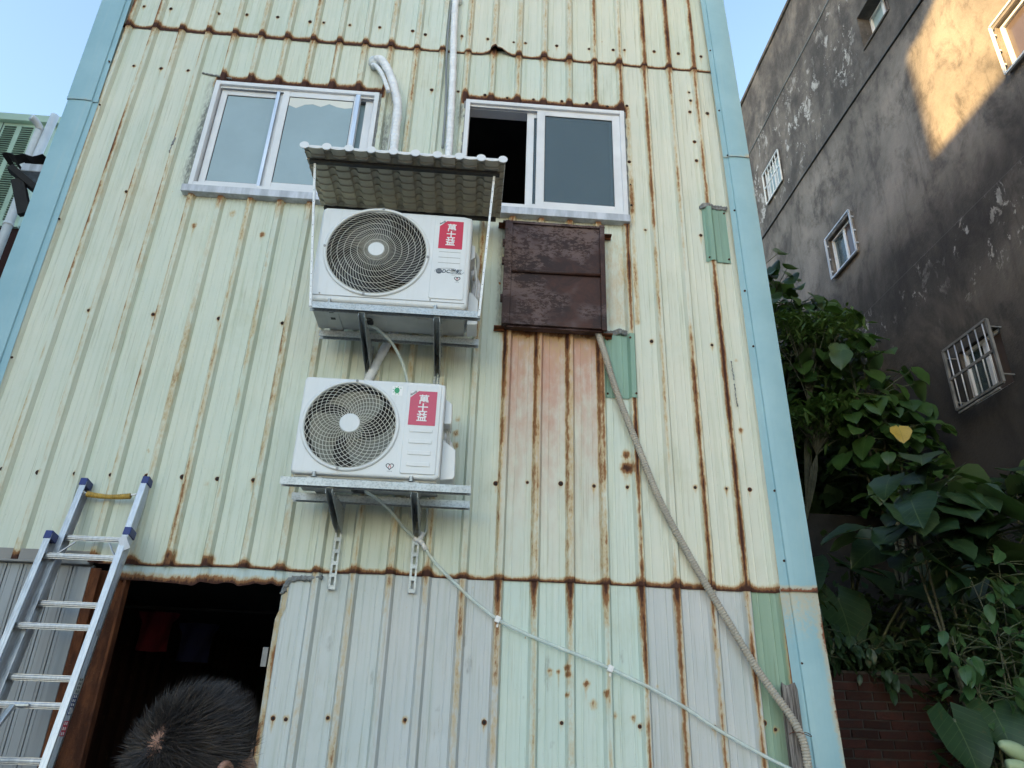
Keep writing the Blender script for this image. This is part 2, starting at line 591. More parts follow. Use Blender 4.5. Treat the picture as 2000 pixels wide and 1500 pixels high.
M['slot'] = simple('louvre_slot_shade', (0.06, 0.08, 0.065), 0.8, 0, 0.2)
M['pale_wall'] = simple('pale_blue_render', (0.50, 0.58, 0.62), 0.8, 0, 0.08, 2)
M['pipe_white'] = simple('white_drain_pipe', (0.62, 0.63, 0.63), 0.45, 0, 0.1, 5)
M['dark_timber'] = simple('charred_timber', (0.020, 0.018, 0.018), 0.85, 0, 0.4, 10, 0.6)
M['bracket_white'] = simple('white_bracket', (0.7, 0.71, 0.7), 0.5, 0, 0.1)
M['bark'] = simple('grey_green_stem', (0.075, 0.082, 0.06), 0.85, 0, 0.3, 20)
M['petiole'] = simple('pale_stalk', (0.062, 0.082, 0.045), 0.6, 0, 0.2, 20)
M['leaf_broad'] = m_leaf('broad_leaf', (0.024, 0.066, 0.017), (0.050, 0.105, 0.022))
M['leaf_dark'] = m_leaf('dark_leaf', (0.013, 0.040, 0.019), (0.028, 0.062, 0.026))
M['leaf_bright'] = m_leaf('glossy_leaf', (0.034, 0.09, 0.034), (0.065, 0.13, 0.048), 0.32)
M['leaf_taro'] = m_leaf('taro_leaf', (0.015, 0.044, 0.02), (0.028, 0.066, 0.025), 0.45)
M['leaf_fine'] = m_leaf('fine_leaf', (0.050, 0.115, 0.020), (0.075, 0.14, 0.03), 0.42, False)
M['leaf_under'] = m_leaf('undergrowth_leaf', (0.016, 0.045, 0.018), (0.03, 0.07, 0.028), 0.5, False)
M['leaf_yellow'] = m_leaf('yellowed_leaf', (0.42, 0.30, 0.055), (0.45, 0.32, 0.06))
M['pod'] = simple('pale_green_skin', (0.30, 0.40, 0.25), 0.5, 0, 0.1, 8)
M['skin'] = simple('skin', (0.30, 0.165, 0.12), 0.55, 0, 0.08, 20, 0.2, bscale=160)
M['shirt'] = simple('navy_cotton', (0.03, 0.035, 0.06), 0.9, 0, 0.15, 12, 0.3)
M['trousers'] = simple('grey_work_trousers', (0.07, 0.07, 0.075), 0.9, 0, 0.15, 12, 0.3)
M['shoe'] = simple('black_shoe', (0.02, 0.02, 0.02), 0.7, 0, 0.2, 9)
M['red_cloth'] = simple('red_cloth', (0.16, 0.008, 0.018), 0.9, 0, 0.15, 9)
M['blue_cloth'] = simple('blue_cloth', (0.012, 0.014, 0.06), 0.9, 0, 0.15, 9)


def m_trim():
    g = NT('light_blue_trim_paint')
    p = g.pos()
    s1 = g.noise(p, 1.0, 5, 0.6, (20, 20, 0.8))
    s2 = g.noise(p, 2.0, 5, 0.6)
    c = g.mix(g.mr(s2, 0.3, 0.7), (0.255, 0.435, 0.505), (0.315, 0.50, 0.565))
    c = g.mix(g.mr(s1, 0.55, 0.8, 0, 0.3), c, (0.42, 0.52, 0.53))
    at = g.n('ShaderNodeAttribute', attribute_name='wear')
    sep = g.n('ShaderNodeSeparateColor')
    g.link(at.outputs['Color'], sep.inputs[0])
    f = g.noise(p, 45, 5, 0.7)
    r = g.math('ADD', sep.outputs[0], g.math('MULTIPLY', g.math('SUBTRACT', f, 0.5), g.mr(sep.outputs[0], 0, 0.3, 0, 0.7)))
    c = g.mix(g.mr(r, 0.12, 0.42, 0, 0.7), c, (0.52, 0.44, 0.30))
    c = g.mix(g.mr(r, 0.42, 0.62), c, (0.20, 0.075, 0.04))
    c = g.mix(g.mr(r, 0.7, 0.95), c, (0.06, 0.026, 0.02))
    return g.done(c, g.mr(r, 0.2, 0.6, 0.42, 0.9), 0, 0.4)


def m_brick():
    g = NT('dark_red_brick')
    p = g.pos()
    rnd = g.n('ShaderNodeObjectInfo').outputs['Random']
    c = g.mix(rnd, (0.032, 0.015, 0.013), (0.066, 0.027, 0.023))
    c = g.mix(g.mr(g.noise(p, 12, 6, 0.7), 0.4, 0.7, 0, 0.7), c, (0.028, 0.020, 0.019))
    g.bump(g.noise(p, 60, 5, 0.7), 0.6, 0.006)
    return g.done(c, 0.95, 0, 0.15)


def m_hair():
    g = NT('black_hair')
    rnd = g.n('ShaderNodeAttribute', attribute_name='tone').outputs['Fac']
    c = g.mix(rnd, (0.006, 0.005, 0.005), (0.050, 0.040, 0.036))
    return g.done(c, 0.5, 0, 0.3)


def m_hose():
    g = NT('clear_vinyl_tube')
    p = g.pos()
    m = g.done((0.80, 0.86, 0.84), 0.18, 0, 0.6)
    tr = g.n('ShaderNodeBsdfTransparent')
    tr.inputs[0].default_value = (0.88, 0.93, 0.92, 1)
    mx = g.n('ShaderNodeMixShader')
    g.set(mx.inputs[0], g.mr(g.noise(p, 12, 3, 0.5), 0.3, 0.7, 0.40, 0.55))
    g.link(tr.outputs[0], mx.inputs[1])
    g.link(g.b.outputs[0], mx.inputs[2])
    g.link(mx.outputs[0], g.out.inputs[0])
    return m


M['trim'] = m_trim()
M['brick'] = m_brick()
M['hair'] = m_hair()
M['hose'] = m_hose()

# ------------------------------------------------------------------ lettering
def lettering(body, x, z, y, size, mat, name, parent, bold=0.0, shear=0.0, sx=1.0, align='CENTER', spacing=1.0, rot=0.0, plane='xz', depth=0.0006):
    cu = bpy.data.curves.new('lettering', 'FONT')
    cu.body = body
    cu.size = size
    cu.align_x = align
    cu.align_y = 'CENTER'
    cu.offset = bold
    cu.shear = shear
    cu.extrude = depth
    cu.resolution_u = 3
    cu.space_line = spacing
    tmp = bpy.data.objects.new('lettering', cu)
    col.objects.link(tmp)
    bpy.context.view_layer.update()
    me = bpy.data.meshes.new_from_object(tmp.evaluated_get(bpy.context.evaluated_depsgraph_get()))
    bpy.data.objects.remove(tmp)
    me.transform(Matrix.Rotation(rot, 4, 'Z'))
    me.transform(Matrix.Diagonal((sx, 1, 1, 1)))
    me.transform(Matrix.Rotation(rad(90), 4, 'X'))
    if plane == 'yz':
        me.transform(Matrix.Rotation(rad(-90), 4, 'Z'))
    me.transform(Matrix.Translation((x, y, z)))
    me.materials.clear()
    me.materials.append(mat)
    o = bpy.data.objects.new(name, me)
    col.objects.link(o)
    put(o, parent)
    return o


# ------------------------------------------------------------------ ground
P_, XR = 0.208, -2.7118            # rib pitch, first rib
g_ = MB()
g_.grid([[(x, y, 0) for x in (-220, -60, -10, 10, 60, 220)] for y in (-220, -60, -10, 10, 60, 220)])
structure(g_.build('ground', M['asphalt']))

# ------------------------------------------------------------------ the corrugated building
shed = thing('corrugated_building', 'pale green corrugated metal building streaked with rust, light blue corner trims', 'building', (-0.5, 4.0, 0))

SCREW = [(-2.734, 2.951), (-2.526, 2.94), (-2.327, 2.95), (-2.121, 2.952), (-1.914, 2.957), (-1.706, 2.961), (-1.502, 2.96), (-1.292, 2.964),
 (0.158, 3.018), (0.352, 3.035), (0.558, 3.039), (0.764, 3.034), (0.972, 3.038), (1.398, 3.057), (1.596, 3.061), (1.745, 3.062),
 (-2.542, 4.048), (-2.13, 4.046), (-1.707, 4.046), (-1.294, 4.04), (1.174, 4.071), (1.592, 4.072), (-2.545, 5.022),
 (-2.786, 6.225), (-2.578, 6.221), (-2.371, 6.221), (-2.86, 6.878), (-2.647, 6.876), (-2.263, 6.867), (-2.039, 6.882), (-1.79, 6.881),
 (-1.525, 6.859), (-1.413, 6.86), (-1.199, 6.855), (-0.956, 6.859), (-0.685, 6.848), (-0.578, 6.819), (-0.278, 6.835), (-0.065, 6.823),
 (0.153, 6.812), (0.251, 6.812), (0.512, 6.811), (0.783, 6.806), (0.986, 6.817), (1.082, 6.827), (1.334, 6.838), (1.54, 6.837), (1.731, 6.822),
 (-0.48, 6.215), (-0.27, 6.22), (-0.057, 6.204), (0.122, 6.19), (0.331, 6.195), (0.557, 6.202), (0.758, 6.195), (0.923, 6.179), (1.081, 6.206),
 (1.08, 5.629), (1.08, 5.406), (1.08, 5.213), (1.593, 6.192), (1.735, 6.191), (1.608, 5.882), (1.6, 6.405), (1.607, 6.316), (1.609, 5.691),
 (1.175, 4.994), (1.586, 4.982), (-0.895, 1.676), (-0.678, 1.69), (-0.271, 1.693), (0.151, 1.694), (0.568, 1.704), (0.994, 1.7),
 (1.406, 1.71), (1.683, 1.739), (1.745, 1.708), (-0.962, 1.679)]
SPOT = [(0.971, 3.246, .022, .9), (0.981, 3.162, .03, 1.1), (0.965, 3.165, .025, 1.0), (0.596, 1.981, .016, .85), (0.60, 1.95, .016, .85), (0.704, 1.903, .014, .8), (0.811, 1.857, .014, .8),
 (0.96, 1.737, .012, .7), (0.599, 1.843, .01, .7), (0.50, 1.962, .012, .7), (0.55, 1.96, .010, .7), (0.513, 1.954, .010, .6), (-0.096, 3.427, .014, .7), (-0.107, 3.33, .016, .75),
 (-0.10, 3.25, .014, .7), (-1.544, 4.731, .016, .75), (-2.02, 4.771, .014, .7), (-1.78, 4.897, .02, .55), (-1.675, 2.49, .03, .9), (-1.46, 2.47, .03, .9), (-1.557, 2.929, .010, .7), (1.726, 3.456, .013, .8),
 (1.75, 3.967, .010, .6), (0.745, 1.80, .02, .5), (0.86, 1.75, .012, .55), (1.10, 1.90, .008, .5), (-0.55, 3.92, .04, .8), (0.36, 6.0, .05, .5)]
_rs = np.random.default_rng(5)
RIB_S = 0.40 + 0.35 * _rs.random(40)
RIB_S[17:30] = 0.60 + 0.38 * _rs.random(13)
RIB_S[0:4] = 0.60 + 0.15 * _rs.random(4)
RIB_S[4:17] = 0.15 + 0.50 * _rs.random(13) ** 1.3
RIB_V = _rs.random(40)
RIB_OFF = np.where(np.arange(40) < 9, -0.012, 0.0) + 0.014 * (_rs.random(40) - 0.5)


def zedge1(x):
    return 6.628 + 0.006 * (x + 2.7) / 2 + 0.012 * (vnoise(x * 2.1, 3.3) - 0.5) + 0.045 * np.exp(-((x - 0.03) / 0.09) ** 2)


def zedge2(x):
    return 2.442 + 0.014 * (vnoise(x * 2.3, 9.1) - 0.5)


def smoothstep(a, b, x):
    t = np.clip((x - a) / (b - a), 0, 1)
    return t * t * (3 - 2 * t)


def wear(x, z, row):
    i = np.clip(np.round((x - XR) / P_).astype(int), -1, 38)
    dx = x - (XR + i * P_)
    ii = np.clip(i, 0, 39)
    rib = np.exp(-((dx - RIB_OFF[ii]) / 0.013) ** 2)
    nz = vnoise(z * 1.3 + ii * 7.31, ii * 3.7 + row * 5)
    nz2 = vnoise(z * 7.0 + ii * 2.3, ii * 1.7 + 40)
    s = RIB_S[ii] * (0.9 if row == 0 else (0.95 if row == 2 else 1.0))
    R = s * rib * np.clip(0.10 + 0.16 * (ii > 16) + 1.15 * nz + 0.55 * (nz2 - 0.5), 0, 1.3)
    wide = np.exp(-(dx / 0.034) ** 2)
    R = np.maximum(R, 0.27 * wide * (0.35 + nz))
    if row == 2:                                   # top sheets: three very rusty ribs
        for k in (19, 20, 21):
            R = np.maximum(R, 0.95 * np.exp(-((x - (XR + k * P_) - 0.004) / 0.014) ** 2) * (0.65 + 0.5 * nz2))
    ribw = np.exp(-(dx / 0.038) ** 2) * (0.15 + 1.3 * RIB_V[(ii + 3 * row) % 40])
    if row == 2:
        h = z - zedge1(x)
        k = 0.020 + 0.030 * ribw + 0.028 * vnoise(x * 6, 1.5) * (x < -0.7)
        R = np.maximum(R, 1.15 * np.exp(-(np.clip(h, 0, None) / k) ** 2))
    if row == 1:
        h = z - zedge2(x)
        k = 0.011 + 0.030 * ribw * (0.5 + vnoise(x * 3, 7.7)) + 0.022 * vnoise(x * 5, 2.5) ** 2 + 0.012 * (x > 1.0)
        R = np.maximum(R, 1.05 * np.exp(-(np.clip(h, 0, None) / k) ** 2))
        d = 6.64 - z
        R = np.maximum(R, 0.75 * wide * np.exp(-d / 0.10))
        R = np.maximum(R, (0.35 + 0.35 * vnoise(ii * 5.1, 2.2)) * rib * np.exp(-d / 0.8))
        for a, b in ((-2.15, -0.83), (-0.24, 1.08)):
            m = smoothstep(a - 0.02, a + 0.03, x) * (1 - smoothstep(b - 0.03, b + 0.02, x))
            hh = z - 6.158
            R = np.maximum(R, m * 1.1 * np.exp(-(np.clip(hh, 0, None) / (0.024 + 0.030 * ribw + 0.018 * vnoise(x * 7, 5.5))) ** 2) * (hh > -0.09))
            dd = 5.03 - z
            R = np.maximum(R, m * 0.72 * wide * np.exp(-np.clip(dd, 0, None) / 0.13) * (dd > -0.1))
        # right side of the right window, and beside the cabinet
        R = np.maximum(R, 0.62 * np.exp(-((x - 1.085) / 0.022) ** 2) * (z < 6.2) * (z > 4.2) * (0.3 + 0.9 * vnoise(z * 5, 1.1)))
        m = smoothstep(0.84, 0.88, x) * (1 - smoothstep(1.02, 1.07, x)) * smoothstep(4.1, 4.2, z) * (1 - smoothstep(4.9, 5.0, z))
        R = np.maximum(R, 0.24 * m * (0.5 + vnoise(x * 20, z * 3)))
        # below the cabinet
        m = smoothstep(0.10, 0.17, x) * (1 - smoothstep(0.82, 0.86, x)) * (z < 4.13)
        dd = np.clip(4.11 - z, 0, None)
        R = np.maximum(R, m * 0.95 * np.exp(-((dx + 0.018) / 0.017) ** 2) * np.exp(-dd / 1.5) * (0.7 + 0.5 * nz2))
        R = np.maximum(R, m * (0.30 + 0.5 * np.exp(-(dd / 0.05) ** 2)) * np.exp(-dd / 0.5) * (0.6 + 0.6 * vnoise(x * 18, z * 2)))
    if row == 0:
        d = np.clip(2.44 - z, 0, None)
        st = np.where((ii >= 14) & (ii <= 19), 1.15, 0.45)
        R = np.maximum(R, st * np.exp(-((dx + 0.004) / 0.020) ** 2) * np.exp(-d / (0.10 + 0.28 * vnoise(ii * 3.3, 8.8))))
        R = np.maximum(R, 0.85 * np.exp(-((x - (XR + 18 * P_)) / 0.02) ** 2) * np.exp(-d / 0.30))
    for sx, sz, sr, sa in SPOT:
        q = (x - sx) ** 2 + ((z - sz) * 0.85) ** 2
        R = np.maximum(R, sa * np.exp(-q / (sr * 1.25) ** 2))
        dn = sz - z
        R = np.maximum(R, 0.45 * sa * np.exp(-((x - sx) / (sr * 0.8)) ** 2) * np.exp(-np.clip(dn, 0, None) / 0.14) * (dn > 0))
    for k, (sx, sz) in enumerate(SCREW):
        dn = sz - z
        R = np.maximum(R, 0.62 * np.exp(-((x - sx) ** 2 + (sz - z) ** 2) / 0.018 ** 2))
        R = np.maximum(R, (0.30 + 0.3 * ((k * 37) % 10) / 10) * np.exp(-((x - sx) / 0.012) ** 2) * np.exp(-np.clip(dn, 0, None) / 0.07) * (dn > -0.015))
    # grime beside the window jambs and by the door head
    G = np.zeros_like(x)
    if row == 1:
        for a, b in ((-2.15, 0.05), (-0.225, 0.05), (-0.80, 0.05)):
            G = np.maximum(G, 0.9 * np.exp(-((x - a) / b) ** 2) * smoothstep(5.0, 5.15, z) * (1 - smoothstep(6.1, 6.2, z)) * (0.2 + 0.9 * vnoise(x * 25, z * 4)))
        for a, b in ((-2.15, -0.83), (-0.24, 1.08)):
            G = np.maximum(G, 0.55 * ((x > a) & (x < b)) * np.exp(-np.clip(5.03 - z, 0, None) / 0.06) * (z < 5.06))
        G = np.maximum(G, 0.5 * np.exp(-((x - 0.13) / 0.035) ** 2) * (z > 4.1) * (z < 4.95))
    if row == 0:
        for bx, bz, rx_, rz_ in ((0.49, 1.95, .022, .10), (0.91, 2.05, .016, .045), (-0.72, 2.06, .02, .05), (-0.47, 1.9, .012, .05), (0.05, 1.98, .02, .06), (0.02, 2.10, .014, .04), (0.44, 1.76, .012, .016), (0.52, 1.60, .012, .025), (0.36, 1.82, .010, .014), (-0.1, 1.75, .014, .02), (0.6, 2.02, .01, .03)):
            G = np.maximum(G, 0.42 * smoothstep(1.3, 0.7, np.sqrt(((x - bx) / rx_) ** 2 + ((z - bz) / rz_) ** 2)))
    # pink wash
    B = np.zeros_like(x)
    if row == 1:
        m = smoothstep(0.12, 0.2, x) * (1 - smoothstep(0.80, 0.87, x)) * (z < 4.14)
        B = 1.35 * m * np.exp(-np.clip(4.11 - z, 0, None) / 1.0) * (0.72 + 0.5 * vnoise(x * 14, z * 1.2))
        m2 = smoothstep(0.85, 0.9, x) * (1 - smoothstep(1.0, 1.06, x)) * smoothstep(4.1, 4.2, z) * (1 - smoothstep(4.5, 5.0, z))
        B = np.maximum(B, 0.40 * m2)
    return R, G, B


OPEN = [(-2.125, -0.865, 5.06, 6.115), (-0.205, 1.05, 5.06, 6.115)]


def prof(x):
    dx = np.abs(((x - XR + P_ / 2) % P_) - P_ / 2)
    h = 0.030 * np.clip((0.030 - dx) / 0.014, 0, 1)
    return h + 0.0028 * np.exp(-((dx - 0.068) / 0.004) ** 2)


def sheet(x0, x1, z0, z1, row, yoff, colour, openings=(), zstep=0.02, zfn=None, name='cladding_sheet'):
    base = [-0.040, -0.0335, -0.030, -0.0225, -0.015, -0.005, 0.005, 0.015, 0.0225, 0.030, 0.0335, 0.040, 0.052,
            0.0635, 0.068, 0.0725, 0.085, 0.104, 0.123, 0.1355, 0.14, 0.1445, 0.156]
    xs = []
    for i in range(-2, 27):
        xs += [XR + i * P_ + b for b in base]
    xs = sorted({round(v, 5) for v in xs if x0 < v < x1} | {x0, x1} | {e for o in openings for e in o[:2] if x0 < e < x1})
    nz_ = max(2, int(round((z1 - z0) / zstep)))
    zs = sorted({round(z0 + (z1 - z0) * k / nz_, 5) for k in range(nz_ + 1)} | {e for o in openings for e in o[2:] if z0 < e < z1})
    X, Z = np.meshgrid(np.array(xs), np.array(zs))
    if zfn is not None:
        w = 1 - smoothstep(z0, z0 + 0.3, Z)
        Z = Z + (zfn(X) - z0) * w
    Y = yoff - prof(X) + 0.006 * (vnoise(X * 2.6 + row, Z * 1.7) - 0.5) + 0.003 * (vnoise(X * 9, Z * 6) - 0.5)
    if row == 2:
        Y = Y - 0.045 * np.exp(-((X - 0.03) / 0.07) ** 2) * np.exp(-((Z - zedge1(X)) / 0.05) ** 2)
    if row == 0:                                    # a few dents low down
        for cx, cz, a in ((-0.55, 1.5, .006), (-0.1, 1.62, .008), (0.42, 1.6, .006), (-0.7, 1.85, .005)):
            Y = Y + a * np.exp(-((X - cx) / 0.06) ** 2 - ((Z - cz) / 0.05) ** 2)
    nr, nc = X.shape
    V = np.stack([X, Y, Z], -1).reshape(-1, 3)
    I = np.arange(nr * nc).reshape(nr, nc)
    F = np.stack([I[:-1, :-1], I[:-1, 1:], I[1:, 1:], I[1:, :-1]], -1).reshape(-1, 4)
    cx = (X[:-1, :-1] + X[1:, 1:]).ravel() / 2
    cz = (Z[:-1, :-1] + Z[1:, 1:]).ravel() / 2
    keep = np.ones(len(F), bool)
    for o in openings:
        keep &= ~((cx > o[0]) & (cx < o[1]) & (cz > o[2]) & (cz < o[3]))
    F = F[keep]
    me = bpy.data.meshes.new(name)
    me.from_pydata(V.tolist(), [], F.tolist())
    R, G, B = wear(X.ravel(), Z.ravel(), row)
    a = me.color_attributes.new('wear', 'FLOAT_COLOR', 'POINT')
    a.data.foreach_set('color', np.stack([R, G, B, np.ones_like(R)], -1).astype(np.float32).ravel())
    me.materials.append(M['clad'])
    me.update()
    o = bpy.data.objects.new(name, me)
    col.objects.link(o)
    o.color = (*colour, 1)
    sol = o.modifiers.new('thickness', 'SOLIDIFY')
    sol.thickness, sol.offset = 0.0016, 1
    put(o, shed)
    return o


def ribx(i):
    return XR + i * P_


CREAM = [(0.665, 0.67, 0.57), (0.645, 0.665, 0.565), (0.66, 0.675, 0.575), (0.63, 0.655, 0.565), (0.645, 0.675, 0.595), (0.67, 0.67, 0.58)]
mid_b = [-2.985, ribx(2), ribx(6), ribx(10), ribx(14), ribx(18), 1.87]
for k in range(6):
    sheet(mid_b[k], mid_b[k + 1] + (0.025 if k < 5 else 0), 2.442, 6.70, 1, -0.006 - 0.0022 * (k % 2), CREAM[k], OPEN, 0.02, zedge2)
top_b = [-3.0, ribx(4), ribx(8), ribx(12), ribx(16), ribx(19), 1.80]
for k in range(6):
    sheet(top_b[k], top_b[k + 1] + (0.025 if k < 5 else 0), 6.628, 8.45, 2, -0.0125 - 0.0022 * (k % 2), CREAM[(k + 2) % 6], (), 0.02, zedge1)
low = [(-1.02, ribx(11), (0.565, 0.59, 0.585)), (ribx(11), ribx(14), (0.555, 0.57, 0.575)), (ribx(14), ribx(18), (0.60, 0.675, 0.62)),
       (ribx(18), ribx(21), (0.55, 0.56, 0.565)), (ribx(21), 1.92, (0.27, 0.38, 0.29))]
for k, (a, b, c) in enumerate(low):
    x1 = b + (0.025 if k < 4 else 0)
    sheet(a, x1, 1.15, 2.50, 0, 0.001 - 0.0022 * (k % 2), c, (), 0.02)
    sheet(a, x1, 0.0, 1.15, 0, 0.001 - 0.0022 * (k % 2), c, (), 0.10)

# screws with rusty washers
sm = MB()
ang = [2 * math.pi * k / 12 for k in range(12)]
rr = [0.0135 * (0.8 + 0.45 * random.random()) for _ in ang]
sm.tube([(0, 0.004, 0), (0, -0.0015, 0)], [0.0135, 0.013], 12)
sm.tube([(0, -0.001, 0), (0, -0.004, 0), (0, -0.0075, 0), (0, -0.009, 0)], [0.0085, 0.008, 0.006, 0.002], 8, mi=1)
screw_me = sm.mesh('screw', [M['rust'], M['dark_timber']])
for k, (x, z) in enumerate(SCREW):
    o = bpy.data.objects.new('screw', screw_me)
    col.objects.link(o)
    yo = -0.0085 if z > 2.44 else 0.0
    if z > 6.64:
        yo = -0.015
    o.location = (x, yo - float(prof(np.array(x))) - 0.002, z)
    s = 0.72 + 0.5 * random.random()
    o.scale = (s, 1, s)
    put(o, shed)

# corner trims, in lengths that lap
def trim(lo, hi, z0, z1, side, y, name='corner_trim'):
    """lo / hi: (inner, fold, outer) x at z0 / z1; side +1 right, -1 left"""
    n = int((z1 - z0) / 0.05)
    P, W = [], []
    for k in range(n + 1):
        t = k / n
        z = z0 + (z1 - z0) * t
        a, b, c = [lo[i] + (hi[i] - lo[i]) * t for i in range(3)]
        wob = 0.004 * (float(vnoise(z * 2.1, 5 + side)) - 0.5)
        cols = [(a, y - 0.044), (a * .5 + b * .5, y - 0.045), (b - side * 0.004, y - 0.044), (b, y - 0.056)]
        for q in range(1, 7):
            u = q / 6
            cols.append((b + (c - b) * u, y - 0.058 - 0.006 * math.sin(math.pi * u)))
        cols += [(c + side * 0.002, y - 0.03), (c, y + 0.16)]
        P.append([(x, yy + wob, z) for x, yy in cols])
        row = []
        for q in range(len(cols)):
            r = 0.0
            e = max(0.0, 1.0 - abs(q - 9.4) / 2.2)
            if side > 0 and z1 < 3:
                r = max(r, 0.85 * e * (0.35 + 0.65 * t) * (0.55 + 0.6 * float(vnoise(z * 5, 3))))
                r = max(r, 0.42 * max(0, (t - 0.82) / 0.18))
            if side > 0:
                r = max(r, 0.30 * e * float(vnoise(z * 3, 8)))
                r = max(r, (1.0 if z1 < 6 else 0.75) * max(0, 1 - (z - z0) / 0.035) * (0.35 + 0.65 * e + (0.4 if z1 > 3 and z0 < 3 else 0)))
            else:
                r = max(r, 0.25 * max(0, 1 - (z - z0) / 0.02))
            row.append((r, 0, 0, 1))
        W.append(row)
    mb = MB()
    mb.grid(P)
    o = mb.build(name, M['trim'], shed)
    a = o.data.color_attributes.new('wear', 'FLOAT_COLOR', 'POINT')
    a.data.foreach_set('color', np.array(W, np.float32).reshape(-1))
    if side < 0:
        o.data.flip_normals()
    return o


trim((-2.86, -2.915, -3.085), (-2.925, -2.965, -3.14), 0.0, 5.83, -1, 0.0)
trim((-2.927, -2.968, -3.145), (-2.985, -3.02, -3.20), 5.79, 8.45, -1, -0.008)
trim((1.895, 1.955, 2.115), (1.846, 1.903, 2.065), 0.0, 2.46, 1, 0.004)
trim((1.846, 1.902, 2.064), (1.805, 1.848, 2.006), 2.441, 5.73, 1, -0.006)
trim((1.803, 1.846, 2.004), (1.745, 1.785, 1.945), 5.70, 8.45, 1, -0.014)
for (x, z) in ((-2.945, 6.20), (-2.90, 5.76), (-2.90, 4.72), (-2.885, 3.66), (-2.97, 6.92), (1.80, 6.85), (1.815, 6.18), (1.84, 5.72), (1.845, 5.2), (1.85, 4.5), (1.862, 4.06), (1.885, 3.05), (1.89, 2.62), (1.92, 2.05)):
    o = bpy.data.objects.new('screw', screw_me)
    col.objects.link(o)
    o.location = (x, -0.060 if z > 5.7 else -0.053, z)
    o.scale = (0.6, 1, 0.6)
    put(o, shed)

# side, back, roof and floors (hollow inside)
def side_wall(x, name):
    mb = MB()
    n = 120
    P = []
    for z in (0, 8.45):
        P.append([(x + (0.028 if k % 4 in (1, 2) else 0.0) * (1 if x > 0 else -1), 0.03 + 8.0 * k / n, z) for k in range(n + 1)])
    mb.grid(P)
    o = mb.build(name, M['clad'], shed)
    o.color = (0.54, 0.59, 0.47, 1)
    a = o.data.color_attributes.new('wear', 'FLOAT_COLOR', 'POINT')
    return o


side_wall(-3.08, 'side_wall')
side_wall(2.0, 'side_wall')
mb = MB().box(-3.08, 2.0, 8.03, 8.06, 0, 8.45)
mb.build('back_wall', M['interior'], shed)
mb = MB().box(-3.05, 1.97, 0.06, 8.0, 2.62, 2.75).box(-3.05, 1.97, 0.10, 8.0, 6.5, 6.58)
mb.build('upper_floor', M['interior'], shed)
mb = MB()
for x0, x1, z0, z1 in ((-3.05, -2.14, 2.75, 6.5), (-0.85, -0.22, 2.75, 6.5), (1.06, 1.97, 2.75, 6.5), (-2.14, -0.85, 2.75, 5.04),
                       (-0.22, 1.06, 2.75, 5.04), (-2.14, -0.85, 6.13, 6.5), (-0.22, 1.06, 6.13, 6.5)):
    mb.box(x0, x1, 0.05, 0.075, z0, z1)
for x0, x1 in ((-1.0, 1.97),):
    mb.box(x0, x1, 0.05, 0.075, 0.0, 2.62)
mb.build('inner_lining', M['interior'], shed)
mb = MB()
P = []
for y in (-0.35, 8.3):
    P.append([(-3.45 + 0.05 * k, y, 8.62 - 0.05 * (-3.45 + 0.05 * k) * 1.0 + (0.03 if k % 4 in (1, 2) else 0)) for k in range(115)])
mb.grid(P)
o = mb.build('roof', M['green_patch'], shed)
sol = o.modifiers.new('thickness', 'SOLIDIFY')
sol.thickness = 0.05
mb = MB().bar((-3.2, -0.30, 8.69), (2.2, -0.30, 8.42), 0.03, 0.16)
mb.build('fascia', M['trim'], shed)

